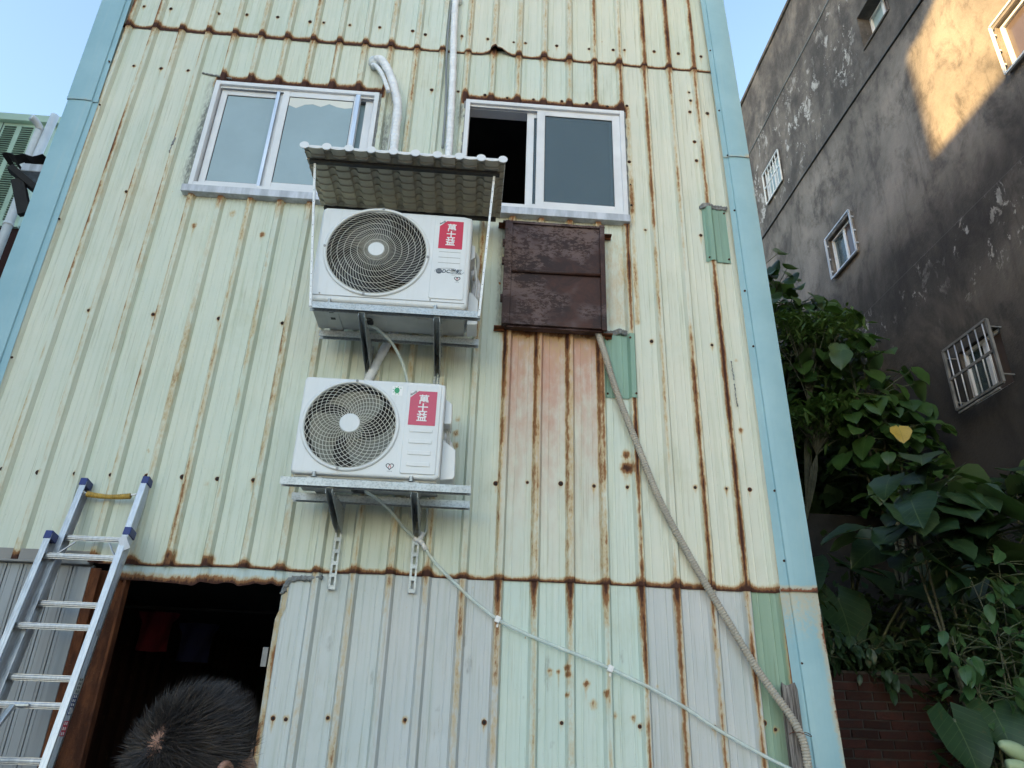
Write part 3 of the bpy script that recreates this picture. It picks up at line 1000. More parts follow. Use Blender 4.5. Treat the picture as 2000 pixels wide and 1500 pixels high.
# windows -----------------------------------------------------------
def window(x0, x1, z0, z1, yf, sashes, sill, curtain=None):
    """outer frame with tracks as the part; sashes, panes and the sill are sub-parts"""
    t = 0.035
    mb = MB()
    y0, y1 = yf, 0.10
    mb.box(x0, x0 + t, y0, y1, z0, z1).box(x1 - t, x1, y0, y1, z0, z1)
    mb.box(x0 + t, x1 - t, y0 + 0.001, y1, z1 - t, z1 - .0005).box(x0 + t, x1 - t, y0 + 0.001, y1, z0 + .0005, z0 + t)
    for yy in (y0 + 0.022, y0 + 0.05):               # raised track lips
        mb.box(x0 + t, x1 - t, yy, yy + 0.005, z1 - t - 0.018, z1 - t + .001)
        mb.box(x0 + t, x1 - t, yy, yy + 0.005, z0 + t - .001, z0 + t + 0.012)
    w = mb.build('window', M['pvc_white'], shed, bevel=0.002, seg=1)
    for a, b, yy, fw, glass, dirty in sashes:
        s = MB()
        za, zb = z0 + t + 0.004, z1 - t - 0.016
        s.box(a, a + fw, yy, yy + 0.022, za, zb).box(b - fw, b, yy, yy + 0.022, za, zb)
        s.box(a + fw, b - fw, yy + .001, yy + 0.021, za, za + 0.045).box(a + fw, b - fw, yy + .001, yy + 0.021, zb - 0.045, zb)
        s.build('sash', M['pvc_white'], w, bevel=0.003, seg=2)
        MB().box(a + fw - 0.004, b - fw + 0.004, yy + 0.009, yy + 0.013, za + 0.04, zb - 0.04).build('pane', glass, w)
        MB().box(a + fw - 0.001, a + fw + 0.004, yy + 0.006, yy + 0.009, za + 0.04, zb - 0.04) \
            .box(b - fw - 0.004, b - fw + 0.001, yy + 0.006, yy + 0.009, za + 0.04, zb - 0.04) \
            .box(a + fw, b - fw, yy + 0.006, yy + 0.009, za + 0.043, za + 0.049) \
            .box(a + fw, b - fw, yy + 0.006, yy + 0.009, zb - 0.049, zb - 0.043).build('gasket', M['black'], w)
    s = MB()
    s.prism_yz([(yf - 0.012, sill[2]), (yf - 0.016, sill[3] - 0.004), (0.02, sill[3] + 0.012), (0.02, sill[2])], sill[0], sill[1])
    s.build('sill', M['sill'], w, bevel=0.002, seg=1)
    # grimy sealant between frame and sheet
    for xx, dx_ in ((x0 - 0.012, 0.011), (x1 + 0.001, 0.011)):
        n = 30
        pts = [(xx + dx_ / 2 + 0.004 * (random.random() - .5), -0.030, z0 + (z1 - z0) * k / n) for k in range(n + 1)]
        MB().tube(pts, [0.012 * (0.5 + 0.8 * random.random()) for _ in pts], 6).build('sealant', M['caulk'], w)
    return w


w1 = window(-2.118, -0.872, 5.085, 6.10, -0.056,
            [(-2.075, -1.595, -0.012, 0.048, M['frost'], 0), (-1.60, -1.01, -0.042, 0.05, M['frost'], 0)], (-2.15, -0.86, 5.022, 5.083))
# meeting stile in brighter metal and the screen sash behind
MB().box(-1.652, -1.628, -0.036, -0.020, 5.125, 6.05).build('stile', M['alu'], w1)
MB().box(-1.045, -1.012, -0.062, -0.044, 5.125, 6.055).build('stile', M['alu'], w1)
MB().box(-1.60, -0.93, 0.030, 0.034, 5.13, 6.04).build('pane', M['frost'], w1)
MB().box(-0.975, -0.91, -0.004, 0.02, 5.125, 6.045).build('stile', M['pvc_white'], w1)
w2 = window(-0.200, 1.045, 5.085, 6.105, -0.056,
            [(0.285, 0.985, -0.006, 0.055, M['glass'], 0), (0.36, 1.012, -0.040, 0.062, M['glass'], 0)], (-0.21, 1.055, 5.020, 5.083))
cu_ = MB()
cu_.grid([[(0.815 + 0.02 * k, 0.085 + 0.015 * math.sin(k * 1.9 + zz), zz) for k in range(8)] for zz in np.linspace(5.12, 6.02, 6)])
tag(cu_.build('curtain', M['pvc_white'], smooth=True), 'pale curtain edge behind the right window pane', 'curtain')
# torn paper along the top of the left window's front pane
mb = MB()
mb.grid([[(-1.548 + 0.061 * k, -0.034, z) for k in range(9)] for z in (6.0,)] + [[(-1.548 + 0.061 * k, -0.034, 5.978 - 0.012 * k / 8 - 0.05 * float(vnoise(k * 1.7, 4)) - (0.05 if k < 2 else 0)) for k in range(9)]])
mb.build('torn_paper', M['unit_cream'], w1)
# door opening: lintel strip, rusty channel post, right edge of sheet
mb = MB()
n = 64
top, bot, bk = [], [], []
for k in range(n + 1):
    x = -1.99 + (0.99) * k / n
    e = 2.362 + 0.010 * (float(vnoise(x * 9, 1)) - 0.5) + 0.022 * (float(vnoise(x * 23, 4)) - 0.5) * (x > -1.6) - 0.012 * math.sin((x + 2) * 3)
    yy = -0.001 - 0.4 * float(prof(np.array(x)))
    top.append((x, yy + 0.004, 2.452))
    bk.append((x, yy - 0.001, e + 0.03))
    bot.append((x, yy + 0.006 * (float(vnoise(x * 12, 7)) - .5), e))
mids = [[tuple(np.array(a) * (1 - u) + np.array(b) * u) for a, b in zip(top, bk)] for u in (0, .33, .66, 1)]
mb.grid(mids + [bot])
o = mb.build('door_lintel', M['clad'], shed)
o.color = (0.50, 0.58, 0.58, 1)
a = o.data.color_attributes.new('wear', 'FLOAT_COLOR', 'POINT')
W = []
for r in range(5):
    for k in range(n + 1):
        x = -1.99 + .99 * k / n
        W.append(((0.05, 0.1, 0.18, 0.62, 1.0)[r] * (1.0 if r == 4 else 0.5 + 0.9 * float(vnoise(x * 6, 2))), 0, 0, 1))
a.data.foreach_set('color', np.array(W, np.float32).reshape(-1))
sol = o.modifiers.new('thickness', 'SOLIDIFY')
sol.thickness = 0.003
mb = MB()
mb.box(-2.085, -2.07, -0.015, 0.06, 0, 2.41).box(-2.07, -1.89, 0.046, 0.06, 0, 2.408).box(-1.895, -1.880, -0.012, 0.046, 0, 2.37)
mb.box(-2.07, -2.03, -0.015, -0.006, 0, 2.41)
mb.build('door_post', M['rust'], shed, bevel=0.002, seg=1)
mb = MB()
P = []
for k in range(40):
    z = 2.36 * (1 - k / 39)
    x = -1.035 + 0.012 * (float(vnoise(z * 1.5, 3)) - .5) + (0.02 if z > 2.2 else 0)
    P.append([(x + 0.03, -0.006, z), (x + 0.004, -0.010, z), (x, -0.002, z), (x + 0.004, 0.05, z)])
mb.grid(P)
o = mb.build('door_edge', M['clad'], shed)
o.color = (0.50, 0.50, 0.46, 1)
a = o.data.color_attributes.new('wear', 'FLOAT_COLOR', 'POINT')
a.data.foreach_set('color', np.array([(0.25 + 0.35 * float(vnoise(k * .3, c)), 0, 0, 1) for k in range(40) for c in range(4)], np.float32).reshape(-1))
# latch plate on the door edge
MB().box(-1.075, -1.045, 0.0, 0.02, 1.93, 2.03).build('latch_plate', M['frame_dark'], shed, bevel=0.002)
# sliding door on the left: panel with slats
door = MB().box(-3.0, -2.09, 0.02, 0.045, 0.02, 2.43).build('sliding_door', M['grey_door'], shed)
sl = MB()
sl.prism_xz([(0, 0), (0.083, 0), (0.083, 2.40), (0, 2.40)], 0.008, 0.0195)
sl.box(0.012, 0.018, 0.005, 0.0085, 0, 2.40).box(0.062, 0.068, 0.005, 0.0085, 0, 2.40)
slat_me = sl.mesh('slat', M['grey_door'])
for k in range(10):
    o = bpy.data.objects.new('slat', slat_me)
    col.objects.link(o)
    o.location = (-2.998 + k * 0.0895, 0, 0.02)
    put(o, door)
MB().box(-2.16, -2.092, -0.004, 0.018, 0.02, 2.415).build('stile', M['grey_door'], door, bevel=0.003)
MB().box(-3.0, -2.095, -0.030, 0.02, 2.425, 2.498).box(-3.0, -2.095, -0.036, -0.030, 2.425, 2.437).build('door_track', M['grey_rail'], shed, bevel=0.003)

# green repair patches and sealant on them
def patch(x0, x1, z0, z1, name='repair_patch'):
    xs = np.arange(x0, x1 + 1e-6, 0.0075)
    P = [[(x, -0.020 - float(prof(np.array(x))) - 0.0015 * math.sin(z * 17), z) for x in xs] for z in np.linspace(z0, z1, 9)]
    o = MB().grid(P).build(name, M['green_patch'], shed)
    s_ = o.modifiers.new('thickness', 'SOLIDIFY')
    s_.thickness = 0.002
    return o


pa = patch(0.845, 1.055, 3.632, 4.105)
pb = patch(1.607, 1.79, 4.75, 5.225)
for (x, z, pt_) in ((0.862, 3.66, pa), (1.045, 3.66, pa), (1.02, 4.07, pa), (0.87, 4.06, pa), (1.63, 4.78, pb), (1.775, 4.78, pb), (1.775, 5.19, pb)):
    o = bpy.data.objects.new('screw', screw_me)
    col.objects.link(o)
    o.location = (x, -0.023 - float(prof(np.array(x))), z)
    o.scale = (0.55, 1, 0.55)
    put(o, pt_)


def sealant(path, r, parent, name='sealant'):
    pts = resample(smooth_path(path, 6), 0.008)
    pts = [p + Vector(((random.random() - .5) * .006, 0, (random.random() - .5) * .006)) for p in pts]
    return MB().tube(pts, [r * (0.5 + 0.9 * random.random()) for _ in pts], 6).build(name, M['caulk'], parent, smooth=True)


for j in range(3):
    sealant([(0.846 + .005 * j, -0.016, 4.098 + .010 * j), (0.93, -0.018, 4.105 + .012 * j), (0.96, -0.042, 4.108 + .01 * j), (1.0, -0.020, 4.105 + .012 * j), (1.056, -0.018, 4.10 + .011 * j)], 0.010, pa)
sealant([(0.842, -0.016, 4.09), (0.842, -0.017, 3.85), (0.842, -0.016, 3.62)], 0.008, pa)
for j in range(3):
    sealant([(1.595, -0.018, 5.222 + .009 * j), (1.63, -0.035, 5.23 + .012 * j), (1.66, -0.040, 5.232 + .01 * j), (1.70, -0.022, 5.226 + .01 * j), (1.80, -0.024, 5.222 + .010 * j)], 0.010, pb)
for path in ([(-1.015, -0.01, 2.31), (-1.01, -0.012, 2.36), (-0.975, -0.014, 2.40), (-0.90, -0.016, 2.408), (-0.80, -0.03, 2.412)],
             [(-1.005, -0.01, 2.33), (-0.985, -0.012, 2.38), (-0.93, -0.014, 2.398), (-0.84, -0.02, 2.40)]):
    sealant(path, 0.011, shed)
sealant([(-2.02, -0.02, 6.16), (-2.26, -0.015, 6.20)], 0.008, shed)
sealant([(-2.315, -0.03, 5.38), (-2.31, -0.036, 5.46), (-2.30, -0.036, 5.52)], 0.008, shed)
# small sealant runs over dents on the right
for pth in ([(1.705, -0.03, 3.95), (1.712, -0.032, 3.80)], [(1.71, -0.03, 3.78), (1.715, -0.03, 3.62)], [(1.247, -0.03, 3.99), (1.25, -0.03, 3.86)]):
    sealant(pth, 0.004, shed)

# clothes hung inside the dark doorway
def shirt(x, y, z, mat, label, w=0.24):
    mb = MB()
    rows = []
    for k in range(9):
        t = k / 8
        rows.append([(x + (u - .5) * w * (1.25 - 0.25 * t if t < .25 else 1.0), y + 0.03 * math.sin(u * 9 + t * 3) + (0.05 if 1 <= j <= 7 else 0) * 0, z - 0.30 * t)
                     for j, u in enumerate([q / 8 for q in range(9)])])
    mb.grid(rows)
    back = [[(a, b + 0.06 + 0.02 * math.sin(a * 30), c) for a, b, c in r] for r in rows]
    mb.grid([r[::-1] for r in back])
    o = mb.build('hanging_shirt', mat, smooth=True)
    tag(o, label, 'shirt')


shirt(-2.45, 2.0, 2.42, M['red_cloth'], 'dark red shirt hanging inside the doorway')
shirt(-2.17, 2.15, 2.36, M['blue_cloth'], 'dark blue shirt hanging inside the doorway')
rail = MB().tube([(-3.0, 2.08, 2.46), (1.9, 2.08, 2.46)], 0.012, 8).build('clothes_rail', M['interior'])
tag(rail, 'metal rail carrying the clothes inside the doorway', 'rail')
# ------------------------------------------------------------------ rusty cabinet on the wall
cab = thing('meter_cabinet', 'dark brown rusted steel cabinet with peeling paint under the right window', 'cabinet', (0.49, 0, 4.1))
x0, x1, z0, z1 = 0.150, 0.838, 4.085, 4.925
MB().box(x0, x1, -0.100, -0.025, z0, z1).build('cabinet_body', M['cabinet'], cab, bevel=0.004)
mb = MB()                                                        # door frame angle irons
mb.box(x0 - 0.004, x0 + 0.05, -0.115, -0.1005, z0, z1).box(x1 - 0.022, x1 + 0.012, -0.122, -0.1005, z0 - 0.012, z1 + 0.006)
mb.box(x0 + 0.05, x1 - 0.022, -0.113, -0.1005, z1 - 0.022, z1 - .001).box(x0 + 0.05, x1 - 0.022, -0.113, -0.1005, z0 + .001, z0 + 0.03)
mb.build('door_frame', M['cabinet'], cab, bevel=0.003)
MB().tube([(x0 + 0.05, -0.106, 4.505), (x1 - 0.022, -0.106, 4.512)], 0.013, 8).build('crossbar', M['cabinet'], cab, smooth=True)
for zz in (4.70, 4.55, 4.25):
    MB().tube([(x0 - 0.010, -0.106, zz), (x0 - 0.010, -0.106, zz + 0.06)], 0.008, 8).build('hinge', M['cabinet'], cab, smooth=True)
for xa, xb, zz in ((x0 - 0.05, x0 + 0.02, z1 + 0.004), (x1 - 0.02, x1 + 0.075, z1 - 0.035), (x0 - 0.05, x0 + 0.02, z0 + 0.002), (x1 - 0.02, x1 + 0.06, z0 - 0.008)):
    MB().bar((xa, -0.045, zz), (xb, -0.047, zz), 0.05, 0.008).bar((xa, -0.028, zz), (xb, -0.028, zz - 0.002), 0.012, 0.03).build('mounting_tab', M['rust'], cab)
MB().box(x0 - 0.02, x1 + 0.02, -0.095, -0.022, z1 + 0.002, z1 + 0.008).build('drip_cap', M['cabinet'], cab)
MB().prism_yz([(-0.106, z0 - 0.018), (-0.095, z0 - 0.002), (-0.03, z0 - 0.002), (-0.03, z0 - 0.006)], x0 + 0.03, x1 - 0.02).build('bottom_lip', M['cabinet'], cab)

# ------------------------------------------------------------------ corrugated conduit from the cabinet to the post
path = smooth_path([(0.785, -0.060, 4.13), (0.799, -0.064, 4.08), (0.836, -0.075, 3.933), (0.915, -0.068, 3.641), (1.034, -0.062, 3.297), (1.161, -0.06, 2.941), (1.322, -0.06, 2.609),
                    (1.508, -0.06, 2.269), (1.655, -0.075, 1.998), (1.770, -0.125, 1.800), (1.806, -0.150, 1.715), (1.830, -0.155, 1.635), (1.838, -0.150, 1.50),
                    (1.850, -0.15, 1.2), (1.852, -0.15, 0.6), (1.854, -0.14, 0.02)], 14)
pts = resample(path, 0.0038)
cond = MB().tube(pts, [0.0225 if (i // 2) % 2 else 0.0190 for i in range(len(pts))], 10).build('flexible_conduit', M['conduit'])
tag(cond, 'beige corrugated conduit running from the rusted cabinet down to the wooden post', 'conduit')

post = MB()
rows = []
for k in range(24):
    z = 0.0 + 1.93 * k / 23
    cx = 1.825 + 0.005 * math.sin(z * 3) - 0.012 * (z - 1.0)
    ring = []
    for j in range(12):
        a = 2 * math.pi * j / 12
        sq = 1 / max(abs(math.cos(a)), abs(math.sin(a)))
        q = min(sq, 1.22) * (1 + 0.10 * (float(vnoise(j * 2.3, z * 3)) - .5))
        ring.append((cx + 0.042 * q * math.cos(a), -0.085 + 0.030 * q * math.sin(a), z + (0.02 * math.sin(j * 2.1) if k == 23 else 0)))
    rows.append(ring + [ring[0]])
post.grid(rows)
post.add([p for p in rows[-1][:-1]], [tuple(range(12))])
po = post.build('wooden_post', M['wood'])
tag(po, 'short weathered grey wooden post at the foot of the right corner trim', 'post')
wire = MB().tube([(1.83 + 0.055 * math.cos(t), -0.115 + 0.065 * math.sin(t), 1.69 + 0.01 * math.sin(2 * t)) for t in np.linspace(0, 6.3, 22)], 0.002, 5).build('tie_wire', M['rust'])
tag(wire, 'thin rusty wire tying the conduit to the wooden post', 'wire')

# ------------------------------------------------------------------ drain hoses
hose = thing('drain_hose', 'clear drain hose sloping down across the lower sheets with white clips', 'hose', (0.6, 0, 1.9))
h1 = smooth_path([(-0.262, -0.042, 2.64), (-0.20, -0.042, 2.55), (-0.136, -0.040, 2.483), (0.03, -0.040, 2.34), (0.200, -0.042, 2.220), (0.36, -0.042, 2.150), (0.542, -0.042, 2.085), (0.70, -0.042, 2.033), (0.832, -0.042, 1.984),
                  (1.0, -0.042, 1.915), (1.134, -0.042, 1.854), (1.27, -0.042, 1.783), (1.392, -0.042, 1.708), (1.52, -0.044, 1.642), (1.645, -0.05, 1.580), (1.78, -0.14, 1.51), (1.95, -0.2, 1.44), (2.2, -0.2, 1.3), (2.35, -0.15, 0.9), (2.38, -0.1, 0.04)], 6)
MB().tube(h1, 0.0105, 10).build('hose', M['hose'], hose, smooth=True)
h2 = smooth_path([(-0.60, -0.36, 2.835), (-0.56, -0.33, 2.828), (-0.50, -0.24, 2.81), (-0.435, -0.14, 2.77), (-0.36, -0.07, 2.70), (-0.30, -0.045, 2.655), (-0.275, -0.042, 2.645)], 6)
MB().tube(h2, 0.0095, 10).build('hose', M['hose'], hose, smooth=True)
h3 = smooth_path([(-0.245, -0.05, 3.72), (-0.24, -0.045, 3.3), (-0.245, -0.042, 2.95), (-0.238, -0.042, 2.72), (-0.258, -0.042, 2.66)], 6)
MB().tube(h3, 0.0085, 10).build('hose', M['hose'], hose, smooth=True)
tj = MB().tube([(-0.305, -0.044, 2.655), (-0.25, -0.044, 2.625)], 0.0145, 10).tube([(-0.275, -0.044, 2.64), (-0.255, -0.044, 2.69)], 0.0145, 10).tube([(-0.262, -0.044, 2.635), (-0.232, -0.044, 2.590)], 0.0135, 10)
tj.build('tee_joint', M['print_white'], hose, smooth=True)
for (x, z, d) in ((0.200, 2.220, -0.5), (0.832, 1.984, -0.42)):
    MB().bar((x - 0.014, -0.040, z + 0.006), (x + 0.014, -0.040, z - 0.006), 0.034, 0.036).bar((x - .006, -0.03, z - .03), (x + .006, -0.03, z - .033), .02, .022).build('clip', M['print_white'], hose, bevel=0.004)
uh = smooth_path([(-0.72, -0.36, 3.905), (-0.685, -0.34, 3.885), (-0.62, -0.30, 3.875), (-0.54, -0.26, 3.82), (-0.47, -0.22, 3.72), (-0.43, -0.18, 3.62), (-0.40, -0.12, 3.5), (-0.36, -0.06, 3.3), (-0.30, -0.045, 2.95)], 6)
o = MB().tube(uh, 0.0095, 10).build('drain_hose', M['hose'], smooth=True)
tag(o, 'clear hose curving down from the drain under the upper air conditioner', 'hose')

# ------------------------------------------------------------------ air conditioners
def rr_ray(cx, cz, ang, x0, x1, z0, z1, r):
    """distance from (cx,cz) along ang to a rounded rectangle"""
    dx, dz = math.cos(ang), math.sin(ang)
    t = 1e9
    if dx > 1e-9: t = min(t, (x1 - cx) / dx)
    if dx < -1e-9: t = min(t, (x0 - cx) / dx)
    if dz > 1e-9: t = min(t, (z1 - cz) / dz)
    if dz < -1e-9: t = min(t, (z0 - cz) / dz)
    px, pz = cx + dx * t, cz + dz * t
    for sx, sz in ((1, 1), (1, -1), (-1, 1), (-1, -1)):
        qx = (x1 - r) if sx > 0 else (x0 + r)
        qz = (z1 - r) if sz > 0 else (z0 + r)
        if (px - qx) * sx > 0 and (pz - qz) * sz > 0:
            b = dx * (cx - qx) + dz * (cz - qz)
            c = (cx - qx) ** 2 + (cz - qz) ** 2 - r * r
            disc = b * b - c
            if disc > 0:
                t = -b + math.sqrt(disc)
    return cx + dx * t, cz + dz * t


def rrect(x0, x1, z0, z1, r, n=5):
    out = []
    for cx, cz, a0 in ((x1 - r, z0 + r, -90), (x1 - r, z1 - r, 0), (x0 + r, z1 - r, 90), (x0 + r, z0 + r, 180)):
        for k in range(n + 1):
            a = rad(a0 + 90 * k / n)
            out.append((cx + r * math.cos(a), cz + r * math.sin(a)))
    return out


def flat_ring(mb, pts, y, w=0.0016):
    """thin printed line along pts"""
    return mb.tube([(x, y, z) for x, z in pts], w, 4)


def heart(parent, cx, cz, y, s):
    pts = []
    for k in range(33):
        t = math.pi * (0.18 + 1.70 * k / 32)
        pts.append((cx + s * 0.055 * 16 * math.sin(t) ** 3, cz + s * 0.055 * (13 * math.cos(t) - 5 * math.cos(2 * t) - 2 * math.cos(3 * t) - math.cos(4 * t)) * 0.95))
    mb = MB()
    flat_ring(mb, pts, y, 0.0022)
    mb.cyl((pts[-1][0], y, pts[-1][1]), (0, 1, 0), 0.004, 0.002, 8)
    mb.build('heart_mark', M['print_dark'], parent)
    f = MB()
    flat_ring(f, [(cx - s * .25, cz - s * .35), (cx - s * .22, cz), (cx, cz + s * .35), (cx + s * .22, cz), (cx + s * .2, cz - s * .35)], y, 0.0016)
    f.build('flame_mark', M['red'], parent)
    d = MB()
    for k in range(4):
        d.box(cx - s * .55 + k * s * .32, cx - s * .55 + k * s * .32 + s * .16, y - .0005, y + .0005, cz - s * 1.28, cz - s * 1.16)
    d.build('caption', M['print_dark'], parent)


def aircon(name, label, x0, x1, z0, z1, yf, yb, fc, fr, rcor, upper):
    u = thing(name, label, 'air conditioner', ((x0 + x1) / 2, (yf + yb) / 2, z0), 'outdoor air conditioner units on the wall')
    cx, cz = fc
    N = 128
    A = [2 * math.pi * k / N for k in range(N)]
    rings = []
    def circ(r, y): return [(cx + r * math.cos(a), y, cz + r * math.sin(a)) for a in A]
    def rect(e, y, r): return [(p[0], y, p[1]) for p in (rr_ray(cx, cz, a, x0 + e, x1 - e, z0 + e, z1 - e, r) for a in A)]
    b = 0.022 if upper else 0.012
    rings.append(circ(fr, yf))
    for k in range(5):
        t = k / 4 * math.pi / 2
        rings.append(rect(b * (1 - math.sin(t)), yf + b * (1 - math.cos(t)), rcor))
    rings.append(rect(0, yb - 0.01, rcor))
    rings.append(rect(0.01, yb, rcor))
    rings = [r + [r[0]] for r in rings]
    mb = MB()
    mb.grid(rings)
    mb.add(rings[-1][:-1], [tuple(range(N - 1, -1, -1))])
    c = mb.build('casing', M['unit_white'], u)
    c.data.flip_normals()
    for p in c.data.polygons:
        p.use_smooth = False
    # bell mouth and coil behind the fan
    mb = MB()
    mb.grid([r + [r[0]] for r in (circ(fr, yf + 0.0005), circ(fr * 0.985, yf + 0.02), circ(fr * 0.97, yf + 0.14))])
    mb.build('fan_shroud', M['fan_dark'], u, smooth=True)
    mb = MB()
    ring = circ(fr * 0.97, yf + 0.145)
    mb.add(ring, [tuple(range(N))])
    mb.build('coil', M['fin'], u)
    # rim
    mb = MB()
    rim = [circ(fr + 0.012, yf + 0.001), circ(fr + 0.011, yf - 0.008), circ(fr + 0.003, yf - 0.012), circ(fr - 0.008, yf - 0.010), circ(fr - 0.010, yf + 0.004)]
    mb.grid([r + [r[0]] for r in rim])
    mb.build('grille_rim', M['unit_white'], u, smooth=True)
    # wire guard, dished outwards
    def dish(r): return yf - 0.010 - 0.014 * (1 - (r / fr) ** 2)
    mb = MB()
    r0 = 0.050 if upper else 0.056
    fam = [(64, 1.0, 1.25)] if upper else [(40, 1.25, 1.15), (26, -1.5, 1.25)]
    for n_, tw, ex in fam:
        for k in range(n_):
            a0 = 2 * math.pi * k / n_
            pts = []
            for q in range(11):
                t = q / 10
                r = r0 * 0.9 + (fr - 0.004 - r0 * 0.9) * t
                a = a0 + tw * t ** ex
                pts.append((cx + r * math.cos(a), dish(r) + (0.003 if tw < 0 else 0), cz + r * math.sin(a)))
            mb.tube(pts, 0.0013 if upper else 0.0016, 4, False)
    for t in ((0.24, 0.37, 0.5, 0.63, 0.76, 0.88, 0.97) if upper else (0.97,)):
        r = fr * t
        mb.tube([(cx + r * math.cos(a), dish(r) - 0.002, cz + r * math.sin(a)) for a in A[::2]] + [(cx + r, dish(r) - 0.002, cz)], 0.0015, 4, False)
    mb.build('fan_guard', M['unit_cream'], u)
    mb = MB()
    hub = [circ(r0, dish(0) + 0.004), circ(r0, dish(0) - 0.004), circ(r0 * 0.93, dish(0) - 0.007)]
    mb.grid([r + [r[0]] for r in hub])
    mb.add(hub[-1], [tuple(range(N - 1, -1, -1))])
    mb.build('hub_cap', M['unit_white'], u, smooth=False)
    # fan
    fan = MB()
    fan.cyl((cx, yf + 0.06, cz), (0, 1, 0), 0.06, 0.06, 24)
    for k in range(3):
        a0 = rad((50 if upper else 15) + 120 * k)
        rows = []
        for i in range(7):
            t = i / 6
            r = 0.05 + (fr * 0.90 - 0.05) * t
            span = rad(62 + 34 * t)
            sweep = rad(28) * t
            rows.append([(cx + r * math.cos(a0 + sweep + span * (j / 6)), yf + 0.035 + 0.07 * (j / 6), cz + r * math.sin(a0 + sweep + span * (j / 6))) for j in range(7)])
        fan.grid(rows)
    fan.build('fan', M['fan_dark'] if upper else M['fan_grey'], u, smooth=True)
    # screws on the rim
    for a in ((88, 178, 262, -4) if upper else (88, 262)):
        MB().cyl((cx + (fr + .004) * math.cos(rad(a)), yf - 0.013, cz + (fr + .004) * math.sin(rad(a))), (0, 1, 0), 0.008, 0.006, 10).build('screw', M['line_grey'], u)
    # base pan: folded skirt, ribs, feet
    mb = MB().box(x0 + 0.015, x1 - 0.015, yf + 0.03, yb - 0.01, z0 - 0.012, z0 + 0.001)
    mb.box(x0 + 0.16, x1 - 0.30, yf + 0.09, yf + 0.20, z0 - 0.020, z0 - 0.0121).box(x0 + 0.42, x1 - 0.12, yf + 0.12, yb - 0.03, z0 - 0.017, z0 - 0.0119)
    mb.cyl((cx, (yf + yb) / 2 + .02, z0 - .017), (0, 0, 1), 0.09, 0.012, 24)
    mb.build('base_pan', M['unit_pan'], u, bevel=0.004)
    for fx in (x0 + 0.13, x1 - 0.19 if upper else x1 - 0.15):
        ft = MB().box(fx - 0.042, fx + 0.042, yf + 0.008, yb + 0.03, z0 - 0.022, z0 - 0.0125)
        ft.box(fx - 0.03, fx + 0.03, yf - 0.012, yf + 0.03, z0 - 0.030, z0 - 0.0222)
        f_ = ft.build('foot', M['unit_pan'], u, bevel=0.003)
        for yy in (yf + 0.09, yf + 0.17):
            MB().box(fx - 0.014, fx + 0.014, yy - 0.012, yy + 0.012, z0 - 0.0235, z0 - 0.0215).build('hole', M['black'], f_)
        MB().cyl((fx, yf - 0.004, z0 - 0.004), (0, 0, 1), 0.010, 0.03, 6).cyl((fx, yf - 0.004, z0 - 0.018), (0, 0, 1), 0.017, 0.004, 12).build('bolt', M['galv'], f_)
    MB().cyl((cx - 0.02 if upper else cx + 0.05, (yf + yb) / 2 - .01, z0 - 0.03), (0, 0, 1), 0.024, 0.03, 14).cyl((cx - 0.02 if upper else cx + 0.07, (yf + yb) / 2 - .01, z0 - 0.045), (1, 0, 0.0), 0.012, 0.06, 10).build('drain_outlet', M['black'], u)
    return u


up = aircon('air_conditioner', 'upper white air conditioner unit under the tiled awning, dark fan behind dense guard', -1.02, -0.075, 3.925, 4.61, -0.53, -0.20, (-0.652, 4.295), 0.312, 0.03, True)
lo = aircon('air_conditioner', 'lower white air conditioner unit with round green sticker and criss-cross fan guard', -0.962, -0.166, 2.872, 3.442, -0.50, -0.19, (-0.677, 3.162), 0.258, 0.018, False)


def brand(u, x0, x1, z0, z1, y, mat):
    s = MB().box(x0, x1, y - 0.0012, y, z0, z1).build('sticker', mat, u)
    w, h = x1 - x0, z1 - z0
    MB().prism_xz([(x0 + .001, z1 - .001), (x0 + .001, z1 - h * 0.20), (x0 + w * 0.30, z1 - .001)], y - 0.0024, y - 0.0014).build('sticker_corner', M['print_white'], s)
    lettering('MAXE', x0 + w * 0.115, z1 - h * 0.075, y - 0.0030, w * 0.10, M['print_dark'], 'small_lettering', s, rot=rad(34), bold=0.0004)
    for k, ch in enumerate('萬士益'):
        lettering(ch, x0 + w * (0.52 - 0.015 * k), z1 - h * (0.265 + 0.255 * k), y - 0.0022, h * 0.285, M['print_white'], 'lettering', s, bold=h * 0.0055, sx=1.02)
    return s


# upper unit, right hand panel
yf = -0.53
p = MB().prism_xz(rrect(-0.312, -0.105, 3.985, 4.580, 0.012), yf - 0.006, yf + 0.002).build('service_panel', M['unit_white'], up, bevel=0.003)
brand(up, -0.280, -0.132, 4.347, 4.556, yf - 0.0062, M['red'])
for k in range(3):
    zz = 4.322 - 0.040 * k
    MB().box(-0.272, -0.138, yf - 0.0072, yf - 0.0062, zz - 0.0012, zz + 0.0012).build('crease', M['line_grey'], up)
lettering('DC變頻', -0.186, 4.180, yf - 0.0072, 0.034, M['print_dark'], 'lettering', up, bold=0.0008, shear=0.18)
mk = MB()
mk.cyl((-0.262, yf - 0.0070, 4.180), (0, 1, 0), 0.019, 0.0012, 24)
flat_ring(mk, [(-0.200 + 0.088 * math.cos(t), 4.180 + 0.024 * math.sin(t)) for t in np.linspace(1.2, 3.4, 18)], yf - 0.0068, 0.0009)
flat_ring(mk, [(-0.200 + 0.088 * math.cos(t), 4.180 + 0.024 * math.sin(t)) for t in np.linspace(4.9, 6.4, 14)], yf - 0.0068, 0.0009)
mk.build('globe_mark', M['print_dark'], up)
st = MB()
for k in range(3):
    st.box(-0.276, -0.248, yf - 0.0084, yf - 0.0078, 4.172 + .007 * k, 4.1745 + .007 * k)
st.build('globe_stripe', M['line_grey'], up)
